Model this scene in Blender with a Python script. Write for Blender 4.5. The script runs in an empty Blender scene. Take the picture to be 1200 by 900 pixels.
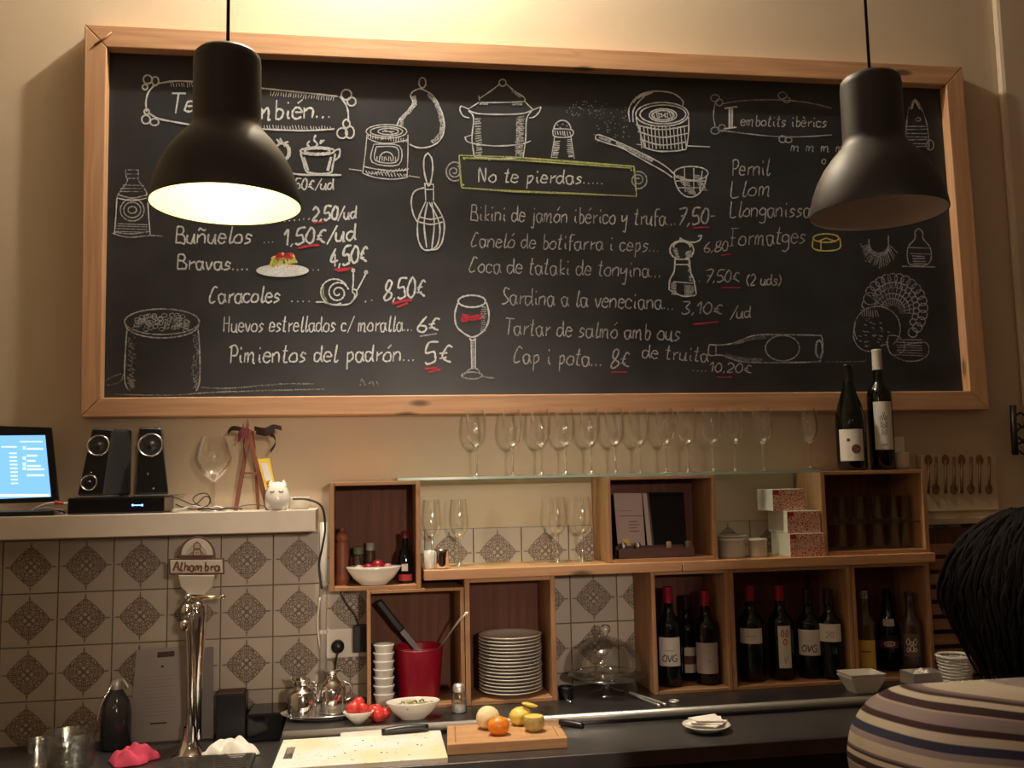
import bpy, math, random
from mathutils import Vector, Matrix
random.seed(4)
C = bpy.context.scene.collection
PI = math.pi

# ------------------------------------------------------------------ camera
CX, CY, CZ = 0.92545, -2.93579, 1.55
FP, YAW, PITCH, ROLL = 1108.86, 0.162195, 0.100803, -0.019907
_F = Vector((math.sin(YAW)*math.cos(PITCH), math.cos(YAW)*math.cos(PITCH), math.sin(PITCH)))
_R = Vector((math.cos(YAW), -math.sin(YAW), 0)); _U = _R.cross(_F)
_R2 = _R*math.cos(ROLL) + _U*math.sin(ROLL); _U2 = -_R*math.sin(ROLL) + _U*math.cos(ROLL)
cam = bpy.data.cameras.new('camera'); cam.sensor_width = 36; cam.lens = FP/1200*36
cam.clip_start = 0.05
co = bpy.data.objects.new('camera', cam); C.objects.link(co)
M3 = Matrix((_R2, _U2, -_F)).transposed()
co.matrix_world = Matrix.Translation((CX, CY, CZ)) @ M3.to_4x4()
bpy.context.scene.camera = co

def W(px, py, Y=None, Z=None, X=None):
    """the point of the place seen at a pixel of the 1200x900 frame, on a plane Y= / Z= / X="""
    d = _F + _R2*((px-600)/FP) + _U2*((450-py)/FP)
    if Y is not None: t = (Y-CY)/d.y
    elif Z is not None: t = (Z-CZ)/d.z
    else: t = (X-CX)/d.x
    return Vector((CX, CY, CZ)) + d*t

# ------------------------------------------------------------------ world, lights, exposure
w = bpy.data.worlds.new('world'); bpy.context.scene.world = w; w.use_nodes = True
w.node_tree.nodes['Background'].inputs[0].default_value = (1.0, 0.62, 0.36, 1)
w.node_tree.nodes['Background'].inputs[1].default_value = 0.06
vs = bpy.context.scene.view_settings
vs.view_transform = 'Standard'; vs.look = 'None'; vs.gamma = 1; vs.use_curve_mapping = False
vs.exposure = 0.4

def light(name, kind, loc, energy, color, size=0.05, target=None, spot=None, blend=0.5):
    l = bpy.data.lights.new(name, kind); l.energy = energy; l.color = color
    if kind in ('POINT', 'SPOT'): l.shadow_soft_size = size
    if kind == 'SPOT': l.spot_size = spot; l.spot_blend = blend
    if kind == 'AREA': l.size = size
    o = bpy.data.objects.new(name, l); C.objects.link(o); o.location = loc
    if target is not None:
        o.rotation_euler = (Vector(target)-Vector(loc)).to_track_quat('-Z', 'Y').to_euler()
    return o
light('wall_spotlight', 'POINT', (0.98, -0.33, 3.72), 76, (1.0, 0.89, 0.72), 0.022)
# ceiling spot over the work surface, and an added fill spot behind the camera brightening the shelves
light('ceiling_spotlight', 'SPOT', (0.88, -0.62, 3.85), 170, (1.0, 0.87, 0.70), 0.03, target=(1.0, -0.46, 0.9), spot=math.radians(46), blend=0.9)
light('shelf_fill_spot', 'SPOT', (1.55, -4.7, 1.95), 185, (1.0, 0.79, 0.62), 0.09, target=(1.12, 0, 1.36), spot=math.radians(27), blend=1.0)
# weak warm fill points added behind the camera, no lamps modelled
light('room_fill', 'POINT', (-0.6, -4.3, 2.5), 5, (1.0, 0.70, 0.48), 0.07)
light('room_fill', 'POINT', (1.6, -4.8, 2.6), 3.2, (1.0, 0.68, 0.44), 0.07)
light('room_fill', 'POINT', (0.45, -3.6, 2.55), 3.5, (1.0, 0.70, 0.48), 0.06)

# ------------------------------------------------------------------ materials
def N(nt, t, **k):
    n = nt.nodes.new(t)
    for a, b in k.items(): setattr(n, a, b)
    return n
def mat(name, col, rough=0.5, metal=0.0, noise=0.0, nscale=20, bump=0.0, bscale=60, coat=0.0, emit=None, estr=0, sub=0.0, spec=None):
    m = bpy.data.materials.new(name); m.use_nodes = True; nt = m.node_tree; b = nt.nodes['Principled BSDF']
    b.inputs['Base Color'].default_value = (*col, 1); b.inputs['Roughness'].default_value = rough
    b.inputs['Metallic'].default_value = metal
    if coat: b.inputs['Coat Weight'].default_value = coat; b.inputs['Coat Roughness'].default_value = 0.05
    if spec is not None: b.inputs['Specular IOR Level'].default_value = spec
    if sub: b.inputs['Subsurface Weight'].default_value = sub; b.inputs['Subsurface Radius'].default_value = (0.01, 0.005, 0.003)
    if emit: b.inputs['Emission Color'].default_value = (*emit, 1); b.inputs['Emission Strength'].default_value = estr
    tc = N(nt, 'ShaderNodeTexCoord')
    if noise:
        n = N(nt, 'ShaderNodeTexNoise'); n.inputs['Scale'].default_value = nscale; n.inputs['Detail'].default_value = 5
        nt.links.new(tc.outputs['Object'], n.inputs['Vector'])
        r = N(nt, 'ShaderNodeValToRGB'); r.color_ramp.elements[0].position = 0.3; r.color_ramp.elements[1].position = 0.7
        r.color_ramp.elements[0].color = (*[c*(1-noise) for c in col], 1); r.color_ramp.elements[1].color = (*[min(1, c*(1+noise*0.6)) for c in col], 1)
        nt.links.new(n.outputs['Fac'], r.inputs[0]); nt.links.new(r.outputs[0], b.inputs['Base Color'])
    if bump:
        n = N(nt, 'ShaderNodeTexNoise'); n.inputs['Scale'].default_value = bscale; n.inputs['Detail'].default_value = 4
        nt.links.new(tc.outputs['Object'], n.inputs['Vector'])
        bp = N(nt, 'ShaderNodeBump'); bp.inputs['Strength'].default_value = bump; bp.inputs['Distance'].default_value = 0.002
        nt.links.new(n.outputs['Fac'], bp.inputs['Height']); nt.links.new(bp.outputs[0], b.inputs['Normal'])
    return m
def wood(name, c1, c2, axis='X', rough=0.55, knots=True, scale=1.0):
    m = bpy.data.materials.new(name); m.use_nodes = True; nt = m.node_tree; b = nt.nodes['Principled BSDF']
    b.inputs['Roughness'].default_value = rough
    tc = N(nt, 'ShaderNodeTexCoord'); mp = N(nt, 'ShaderNodeMapping')
    s = {'X': (1.5, 30, 30), 'Y': (30, 1.5, 30), 'Z': (30, 30, 1.5)}[axis]
    mp.inputs['Scale'].default_value = [v*scale for v in s]
    nt.links.new(tc.outputs['Object'], mp.inputs['Vector'])
    n = N(nt, 'ShaderNodeTexNoise'); n.inputs['Scale'].default_value = 2.0; n.inputs['Detail'].default_value = 6; n.inputs['Distortion'].default_value = 0.6
    nt.links.new(mp.outputs[0], n.inputs['Vector'])
    r = N(nt, 'ShaderNodeValToRGB'); r.color_ramp.elements[0].position = 0.32; r.color_ramp.elements[1].position = 0.68
    r.color_ramp.elements[0].color = (*c2, 1); r.color_ramp.elements[1].color = (*c1, 1)
    nt.links.new(n.outputs['Fac'], r.inputs[0])
    out = r.outputs[0]
    if knots:
        mk = N(nt, 'ShaderNodeMapping'); sk = {'X': (3.5, 11, 11), 'Y': (11, 3.5, 11), 'Z': (11, 11, 3.5)}[axis]
        mk.inputs['Scale'].default_value = sk
        nt.links.new(tc.outputs['Object'], mk.inputs['Vector'])
        v = N(nt, 'ShaderNodeTexVoronoi'); v.inputs['Scale'].default_value = 1.0; v.inputs['Randomness'].default_value = 1
        nt.links.new(mk.outputs[0], v.inputs['Vector'])
        kr = N(nt, 'ShaderNodeValToRGB'); kr.color_ramp.elements[0].position = 0.09; kr.color_ramp.elements[1].position = 0.16
        kr.color_ramp.elements[0].color = (0.28, 0.28, 0.28, 1); kr.color_ramp.elements[1].color = (1, 1, 1, 1)
        nt.links.new(v.outputs['Distance'], kr.inputs[0])
        mx = N(nt, 'ShaderNodeMix', data_type='RGBA', blend_type='MULTIPLY'); mx.inputs[0].default_value = 1
        nt.links.new(out, mx.inputs[6]); nt.links.new(kr.outputs[0], mx.inputs[7]); out = mx.outputs[2]
    nt.links.new(out, b.inputs['Base Color'])
    bp = N(nt, 'ShaderNodeBump'); bp.inputs['Strength'].default_value = 0.15; bp.inputs['Distance'].default_value = 0.002
    nt.links.new(n.outputs['Fac'], bp.inputs['Height']); nt.links.new(bp.outputs[0], b.inputs['Normal'])
    return m
def thin_glass(name, tint=(0.985, 0.99, 0.985), refl=0.12, rough=0.05, edge=0.42):
    m = bpy.data.materials.new(name); m.use_nodes = True; nt = m.node_tree; nt.nodes.clear()
    o = N(nt, 'ShaderNodeOutputMaterial'); t = N(nt, 'ShaderNodeBsdfTransparent'); t.inputs[0].default_value = (*tint, 1)
    g = N(nt, 'ShaderNodeBsdfGlossy'); g.inputs['Roughness'].default_value = rough; g.inputs[0].default_value = (1, 1, 1, 1)
    lw = N(nt, 'ShaderNodeLayerWeight'); lw.inputs[0].default_value = 0.28
    ma = N(nt, 'ShaderNodeMath', operation='MULTIPLY_ADD'); ma.inputs[1].default_value = edge; ma.inputs[2].default_value = refl*0.3
    mx = N(nt, 'ShaderNodeMixShader')
    nt.links.new(lw.outputs['Fresnel'], ma.inputs[0]); nt.links.new(ma.outputs[0], mx.inputs[0])
    nt.links.new(t.outputs[0], mx.inputs[1]); nt.links.new(g.outputs[0], mx.inputs[2]); nt.links.new(mx.outputs[0], o.inputs[0])
    return m
def solid_glass(name, col=(1, 1, 1), rough=0.0):
    m = bpy.data.materials.new(name); m.use_nodes = True; b = m.node_tree.nodes['Principled BSDF']
    b.inputs['Base Color'].default_value = (*col, 1); b.inputs['Transmission Weight'].default_value = 1
    b.inputs['Roughness'].default_value = rough; b.inputs['IOR'].default_value = 1.45
    return m
def chalk(name, col, dens=0.42):
    m = bpy.data.materials.new(name); m.use_nodes = True; nt = m.node_tree; nt.nodes.clear()
    o = N(nt, 'ShaderNodeOutputMaterial'); d = N(nt, 'ShaderNodeBsdfDiffuse'); d.inputs[0].default_value = (*col, 1)
    t = N(nt, 'ShaderNodeBsdfTransparent'); mx = N(nt, 'ShaderNodeMixShader')
    tc = N(nt, 'ShaderNodeTexCoord'); n = N(nt, 'ShaderNodeTexNoise'); n.inputs['Scale'].default_value = 260; n.inputs['Detail'].default_value = 2
    n2 = N(nt, 'ShaderNodeTexNoise'); n2.inputs['Scale'].default_value = 14; n2.inputs['Detail'].default_value = 1
    ad = N(nt, 'ShaderNodeMath', operation='MULTIPLY_ADD'); ad.inputs[1].default_value = 0.5
    nt.links.new(tc.outputs['Object'], n.inputs['Vector']); nt.links.new(tc.outputs['Object'], n2.inputs['Vector'])
    nt.links.new(n2.outputs['Fac'], ad.inputs[0]); nt.links.new(n.outputs['Fac'], ad.inputs[2])
    r = N(nt, 'ShaderNodeMapRange'); r.inputs['From Min'].default_value = 0.52; r.inputs['From Max'].default_value = 0.98
    r.inputs['To Min'].default_value = dens; r.inputs['To Max'].default_value = 1.0
    nt.links.new(ad.outputs[0], r.inputs['Value']); nt.links.new(r.outputs[0], mx.inputs[0])
    nt.links.new(t.outputs[0], mx.inputs[1]); nt.links.new(d.outputs[0], mx.inputs[2]); nt.links.new(mx.outputs[0], o.inputs[0])
    return m

def tile_material():
    """cream tile with a brown printed lozenge of rings, dots and spikes, drawn in object space"""
    m = bpy.data.materials.new('printed_tile'); m.use_nodes = True; nt = m.node_tree; b = nt.nodes['Principled BSDF']
    L = nt.links.new
    def M(op, a, b_=None, c=None):
        n = N(nt, 'ShaderNodeMath', operation=op)
        for i, v in enumerate((a, b_, c)):
            if v is None: continue
            if isinstance(v, (int, float)): n.inputs[i].default_value = v
            else: L(v, n.inputs[i])
        return n.outputs[0]
    tc = N(nt, 'ShaderNodeTexCoord'); s = N(nt, 'ShaderNodeSeparateXYZ'); L(tc.outputs['Object'], s.inputs[0])
    u = M('DIVIDE', M('ABSOLUTE', s.outputs[0]), 0.075); v = M('DIVIDE', M('ABSOLUTE', s.outputs[2]), 0.075)
    a = M('MAXIMUM', u, v); c = M('MINIMUM', u, v)          # folded to one octant
    def smooth(x, e0, e1):   # 1 where x < e0, 0 where x > e1
        n = N(nt, 'ShaderNodeMapRange'); n.interpolation_type = 'SMOOTHSTEP'
        n.inputs['From Min'].default_value = e0; n.inputs['From Max'].default_value = e1
        n.inputs['To Min'].default_value = 1; n.inputs['To Max'].default_value = 0
        L(x, n.inputs['Value']); return n.outputs[0]
    def dist(x, y):
        dx = M('SUBTRACT', a, x); dy = M('SUBTRACT', c, y)
        return M('SQRT', M('ADD', M('MULTIPLY', dx, dx), M('MULTIPLY', dy, dy)))
    masks = []
    for (x, y, r, wd) in [(0.60, 0.0, 0.085, 0.028), (0.44, 0.15, 0.085, 0.028), (0.29, 0.29, 0.085, 0.028), (0.16, 0.0, 0.10, 0.03),
                          (0.36, 0.0, 0.07, 0.03), (0.22, 0.13, 0.055, 0.024), (0.55, 0.19, 0.06, 0.022), (0.41, 0.33, 0.065, 0.022), (0.0, 0.0, 0.06, 0.03)]:
        masks.append(smooth(M('ABSOLUTE', M('SUBTRACT', dist(x, y), r)), wd*0.5, wd*1.1))
    for (x, y, r) in [(0.60, 0.0, 0.03), (0.44, 0.15, 0.03), (0.29, 0.29, 0.03), (0.70, 0.06, 0.028), (0.50, 0.27, 0.03), (0.0, 0.0, 0.03), (0.13, 0.11, 0.03)]:
        masks.append(smooth(dist(x, y), r, r*1.5))
    # leafy lozenge outline and the four spikes
    dm = M('ADD', M('MULTIPLY', a, 1.0), M('MULTIPLY', c, 0.86))
    wob = M('MULTIPLY', M('SINE', M('MULTIPLY', c, 34)), 0.03)
    masks.append(smooth(M('ABSOLUTE', M('SUBTRACT', M('ADD', dm, wob), 0.745)), 0.014, 0.034))
    sp = M('MULTIPLY', smooth(c, 0.012, 0.03), smooth(M('ABSOLUTE', M('SUBTRACT', a, 0.55)), 0.36, 0.385))
    masks.append(sp)
    lf = M('ADD', M('ABSOLUTE', M('MULTIPLY', M('SUBTRACT', a, 0.80), 0.75)), M('MULTIPLY', c, 1.5))
    masks.append(smooth(lf, 0.05, 0.08))
    t = masks[0]
    for k in masks[1:]: t = M('MAXIMUM', t, k)
    inside = smooth(dm, 0.70, 0.76)
    wn = N(nt, 'ShaderNodeTexNoise'); wn.inputs['Scale'].default_value = 40; L(tc.outputs['Object'], wn.inputs['Vector'])
    t = M('MULTIPLY', t, M('ADD', 0.68, M('MULTIPLY', wn.outputs['Fac'], 0.5)))
    t = M('MAXIMUM', t, M('MULTIPLY', inside, 0.07))
    ro = N(nt, 'ShaderNodeObjectInfo')
    base = N(nt, 'ShaderNodeMix', data_type='RGBA'); L(ro.outputs['Random'], base.inputs[0])
    base.inputs[6].default_value = (0.50, 0.44, 0.37, 1); base.inputs[7].default_value = (0.60, 0.53, 0.43, 1)
    cl = N(nt, 'ShaderNodeTexNoise'); cl.inputs['Scale'].default_value = 9; L(tc.outputs['Object'], cl.inputs['Vector'])
    dk = N(nt, 'ShaderNodeMix', data_type='RGBA', blend_type='MULTIPLY'); dk.inputs[0].default_value = 0.22
    L(base.outputs[2], dk.inputs[6]); L(cl.outputs['Fac'], dk.inputs[7])
    mx = N(nt, 'ShaderNodeMix', data_type='RGBA'); L(t, mx.inputs[0]); L(dk.outputs[2], mx.inputs[6]); mx.inputs[7].default_value = (0.155, 0.105, 0.075, 1)
    L(mx.outputs[2], b.inputs['Base Color']); b.inputs['Roughness'].default_value = 0.42
    return m

plaster = mat('cream_plaster', (0.62, 0.51, 0.37), 0.9, noise=0.05, nscale=3, bump=0.15, bscale=90)
ceiling_m = mat('ceiling_paint', (0.7, 0.62, 0.5), 0.9, noise=0.04)
floor_m = mat('floor_boards', (0.12, 0.08, 0.05), 0.6, noise=0.3, nscale=6)
grout = mat('grout', (0.20, 0.155, 0.115), 0.95, noise=0.1)
tile_m = tile_material()
frame_w = {a: wood('pine_frame_'+a, (0.64, 0.38, 0.215), (0.50, 0.27, 0.14), a, 0.6) for a in 'XZ'}
crate_w = {a: wood('crate_pine_'+a, (0.47, 0.26, 0.13), (0.33, 0.165, 0.075), a, 0.65) for a in 'XYZ'}
crate_back = wood('crate_back_ply', (0.17, 0.062, 0.035), (0.11, 0.038, 0.022), 'Z', 0.7)
plank_w = wood('shelf_plank_pine', (0.60, 0.34, 0.17), (0.45, 0.23, 0.105), 'X', 0.5)
slate = mat('blackboard_slate', (0.031, 0.034, 0.038), 0.42, noise=0.35, nscale=5, bump=0.08, bscale=300, spec=0.42)
white_ch = chalk('white_chalk', (0.84, 0.87, 0.90), 0.55)
soft_ch = chalk('faint_chalk', (0.60, 0.62, 0.64), 0.16)
smudge_ch = chalk('smudged_chalk', (0.30, 0.30, 0.30), 0.0)
dim_ch = chalk('dimmed_chalk', (0.66, 0.67, 0.68), 0.35)  # white chalk greyed for the weaker light on the board's right side
red_ch = chalk('red_chalk', (0.75, 0.06, 0.10), 0.45)
green_ch = chalk('green_chalk', (0.62, 0.68, 0.25), 0.35)
yellow_ch = chalk('yellow_chalk', (0.85, 0.72, 0.22), 0.5)
steel = mat('brushed_steel', (0.72, 0.70, 0.67), 0.42, 0.85, bump=0.05, bscale=200)
chrome = mat('chrome', (0.78, 0.77, 0.76), 0.08, 1.0)
dark_steel = mat('dark_steel', (0.20, 0.195, 0.19), 0.36, 1.0, noise=0.25, nscale=8)
worktop_m = mat('dark_worktop', (0.040, 0.036, 0.034), 0.34, 0.0, noise=0.3, nscale=9, spec=0.6)
black_pl = mat('black_plastic', (0.010, 0.010, 0.011), 0.35)
black_gl = mat('gloss_black', (0.006, 0.006, 0.007), 0.12)
black_iron = mat('black_iron', (0.015, 0.012, 0.012), 0.5, bump=0.2)
shade_m = mat('dark_grey_enamel', (0.024, 0.023, 0.023), 0.5, 0.0, spec=0.45)
shade_in = mat('glow_tinted_inside', (0.55, 0.48, 0.19), 0.5)  # yellow of the lit bulb's glow is put into this lining colour
shade_in2 = mat('grey_enamel_inside', (0.60, 0.52, 0.48), 0.5)
white_shelf_m = mat('white_shelf_paint', (0.66, 0.58, 0.48), 0.5, noise=0.04)
ceramic = mat('white_ceramic', (0.80, 0.76, 0.68), 0.18, coat=0.3)
ceramic_d = mat('stoneware', (0.60, 0.56, 0.49), 0.25, noise=0.05)
plastic_w = mat('white_plastic', (0.82, 0.78, 0.68), 0.4)
paper = mat('paper', (0.80, 0.76, 0.70), 0.8, noise=0.03)
glass_t = thin_glass('clear_glass', refl=.20)
glass_glint = thin_glass('glint_glass', (.95, .96, .95), 1.4, .10, .5)  # extra reflective glass, added to put a glint at the bowl foot
glass_g = thin_glass('green_edge_glass', (0.86, 0.96, 0.91), 0.10)
glass_edge = mat('glass_edge_green', (0.35, 0.50, 0.42), 0.15, spec=0.8)
glass_sm = thin_glass('thick_clear_glass', (0.93, 0.95, 0.93), 0.35, 0.08, 0.8)
bottle_m = mat('black_green_bottle_glass', (0.003, 0.004, 0.003), 0.07, spec=0.5)
red_foil = mat('red_foil', (0.33, 0.012, 0.035), 0.35, 0.3)
dark_foil = mat('dark_foil', (0.03, 0.02, 0.025), 0.3, 0.4)
label_w = mat('label_paper', (0.70, 0.66, 0.60), 0.7, noise=0.04)
label_y = mat('label_yellow', (0.75, 0.52, 0.10), 0.6)
ink = mat('black_ink', (0.02, 0.018, 0.018), 0.7)
ink_brown = mat('brown_ink', (0.14, 0.05, 0.025), 0.7)
ink_red = mat('red_ink', (0.45, 0.04, 0.05), 0.7)

# ------------------------------------------------------------------ mesh helpers
class MB:
    def __init__(s): s.v = []; s.f = []; s.sm = []
    def add(s, vs, fs, smooth=False):
        b = len(s.v); s.v += [Vector(p) for p in vs]; s.f += [[b+i for i in f] for f in fs]; s.sm += [smooth]*len(fs); return s
    def box(s, a, b, M=None):
        x0, y0, z0 = a; x1, y1, z1 = b
        vs = [Vector(p) for p in ((x0, y0, z0), (x1, y0, z0), (x1, y1, z0), (x0, y1, z0), (x0, y0, z1), (x1, y0, z1), (x1, y1, z1), (x0, y1, z1))]
        if M is not None: vs = [M @ p for p in vs]
        return s.add(vs, [(0, 3, 2, 1), (4, 5, 6, 7), (0, 1, 5, 4), (1, 2, 6, 5), (2, 3, 7, 6), (3, 0, 4, 7)])
    def prism(s, poly, y0, y1):
        """polygon in x,z (or 3-d points whose y is ignored) pushed from y0 to y1"""
        P = [(p[0], p[-1]) for p in poly]; n = len(P)
        ar = sum(P[i][0]*P[(i+1) % n][1]-P[(i+1) % n][0]*P[i][1] for i in range(n))
        if ar < 0: P = P[::-1]
        vs = [(x, y0, z) for x, z in P] + [(x, y1, z) for x, z in P]
        return s.add(vs, [tuple(range(n)), tuple(range(2*n-1, n-1, -1))] + [(i, i+n, (i+1) % n+n, (i+1) % n) for i in range(n)])
    def lathe(s, prof, c=(0, 0, 0), seg=28, M=None, sx=1, sy=1, a0=0, a1=2*PI):
        full = abs(a1-a0-2*PI) < 1e-6; m = seg if full else seg+1; vs = []; fs = []
        for r, z in prof:
            for k in range(m):
                a = a0+(a1-a0)*k/seg
                p = Vector((r*math.cos(a)*sx, r*math.sin(a)*sy, z)); p = (M @ p) if M is not None else p
                vs.append(p+Vector(c))
        for i in range(len(prof)-1):
            for k in range(seg if full else seg):
                k2 = (k+1) % m
                fs.append((i*m+k, i*m+k2, (i+1)*m+k2, (i+1)*m+k))
        return s.add(vs, fs, True)
    def tube(s, pts, r, seg=8, smooth_n=0, closed=False):
        P = [Vector(p) for p in pts]
        if smooth_n: P = catmull(P, smooth_n, closed)
        n = len(P); vs = []; fs = []; prev = None
        for i, p in enumerate(P):
            t = (P[(i+1) % n]-P[i-1]) if closed else (P[min(i+1, n-1)]-P[max(i-1, 0)])
            if t.length < 1e-9: t = Vector((0, 0, 1))
            t.normalize()
            if prev is None:
                q = Vector((0, 0, 1)) if abs(t.z) < 0.9 else Vector((1, 0, 0)); prev = (q-t*q.dot(t)).normalized()
            else: prev = (prev-t*prev.dot(t)).normalized()
            bb = t.cross(prev); rr = r(i/(n-1)) if callable(r) else r
            for k in range(seg):
                a = 2*PI*k/seg; vs.append(p+prev*(rr*math.cos(a))+bb*(rr*math.sin(a)))
        for i in range(n if closed else n-1):
            for k in range(seg):
                fs.append((i*seg+k, i*seg+(k+1) % seg, ((i+1) % n)*seg+(k+1) % seg, ((i+1) % n)*seg+k))
        if not closed: fs += [tuple(range(seg-1, -1, -1)), tuple((n-1)*seg+k for k in range(seg))]
        return s.add(vs, fs, True)
    def ball(s, c, r, seg=16, rings=10, sc=(1, 1, 1), jit=0, rot=None):
        vs = []; fs = []; c = Vector(c)
        for i in range(rings+1):
            th = PI*i/rings
            for k in range(seg):
                a = 2*PI*k/seg; j = 1+random.uniform(-jit, jit) if jit else 1
                p = Vector((math.sin(th)*math.cos(a)*sc[0], math.sin(th)*math.sin(a)*sc[1], math.cos(th)*sc[2]))*r*j
                if rot is not None: p = rot @ p
                vs.append(c+p)
        for i in range(rings):
            for k in range(seg): fs.append((i*seg+k, (i+1)*seg+k, (i+1)*seg+(k+1) % seg, i*seg+(k+1) % seg))
        return s.add(vs, fs, True)
    def ribbon(s, P, wd, mapf):
        """flat stroke of width wd along 2-d points P, each vertex sent through mapf(u, v)"""
        n = len(P)
        if n < 2: return s
        vs = []; fs = []
        for i in range(n):
            a = P[max(i-1, 0)]; b = P[min(i+1, n-1)]; dx, dy = b[0]-a[0], b[1]-a[1]; l = math.hypot(dx, dy) or 1
            ww = wd*0.5*(1+0.22*math.sin(i*1.7+P[0][0]))*(0.75 if i in (0, n-1) else 1)
            nx, ny = -dy/l*ww, dx/l*ww
            vs += [mapf(P[i][0]+nx, P[i][1]+ny), mapf(P[i][0]-nx, P[i][1]-ny)]
        for i in range(n-1): fs.append((2*i, 2*i+1, 2*i+3, 2*i+2))
        return s.add(vs, fs)
    def build(s, name, m, parent=None, origin=None, bevel=0, sub=0, world=True):
        """one mesh object; vertices are world positions unless world=False"""
        me = bpy.data.meshes.new(name); off = Vector((0, 0, 0))
        if parent is not None:
            if world: off = rootloc(parent)
        elif origin is not None: off = Vector(origin)
        me.from_pydata([tuple(p-off) for p in s.v], [], s.f); me.update()
        me.polygons.foreach_set('use_smooth', s.sm)
        me.materials.append(m)
        o = bpy.data.objects.new(name, me); C.objects.link(o)
        if parent is not None: o.parent = parent
        elif origin is not None: o.location = origin
        if bevel:
            bv = o.modifiers.new('b', 'BEVEL'); bv.width = bevel; bv.segments = 2; bv.limit_method = 'ANGLE'
        if sub:
            sb = o.modifiers.new('s', 'SUBSURF'); sb.levels = sub; sb.render_levels = sub
        return o
def rootloc(o):
    v = Vector((0, 0, 0))
    while o is not None: v += o.location; o = o.parent
    return v
def catmull(P, n=4, closed=False):
    if len(P) < 3: return list(P)
    out = []; L = len(P)
    for i in range(L if closed else L-1):
        if closed: p0, p1, p2, p3 = P[i-1], P[i], P[(i+1) % L], P[(i+2) % L]
        else: p0, p1, p2, p3 = P[max(i-1, 0)], P[i], P[i+1], P[min(i+2, L-1)]
        for k in range(n):
            t = k/n; a = [0.5*((2*p1[j])+(-p0[j]+p2[j])*t+(2*p0[j]-5*p1[j]+4*p2[j]-p3[j])*t*t+(-p0[j]+3*p1[j]-3*p2[j]+p3[j])*t**3) for j in range(len(p1))]
            out.append(Vector(a) if isinstance(p1, Vector) else tuple(a))
    if not closed: out.append(P[-1])
    return out
def tag(o, label, cat, group=None, kind=None):
    o['label'] = label; o['category'] = cat
    if group: o['group'] = group
    if kind: o['kind'] = kind
    return o
def thing(name, loc, label, cat, group=None):
    o = bpy.data.objects.new(name, None); C.objects.link(o); o.location = loc; o.empty_display_size = 0.02
    return tag(o, label, cat, group)
def struct(o): o['kind'] = 'structure'; return o
def dup(root, loc, label, rotz=0, scale=None):
    r = root.copy(); C.objects.link(r); r.location = loc; r.rotation_euler = (0, 0, rotz); r['label'] = label
    if scale: r.scale = scale
    for ch in list(root.children):
        c = ch.copy(); C.objects.link(c); c.parent = r
        for g in list(ch.children):
            d = g.copy(); C.objects.link(d); d.parent = c
    return r
ORD = ['first', 'second', 'third', 'fourth', 'fifth', 'sixth', 'seventh', 'eighth', 'ninth', 'tenth', 'eleventh', 'twelfth', 'thirteenth', 'fourteenth', 'fifteenth', 'sixteenth', 'seventeenth', 'eighteenth', 'nineteenth', 'twentieth']

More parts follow.
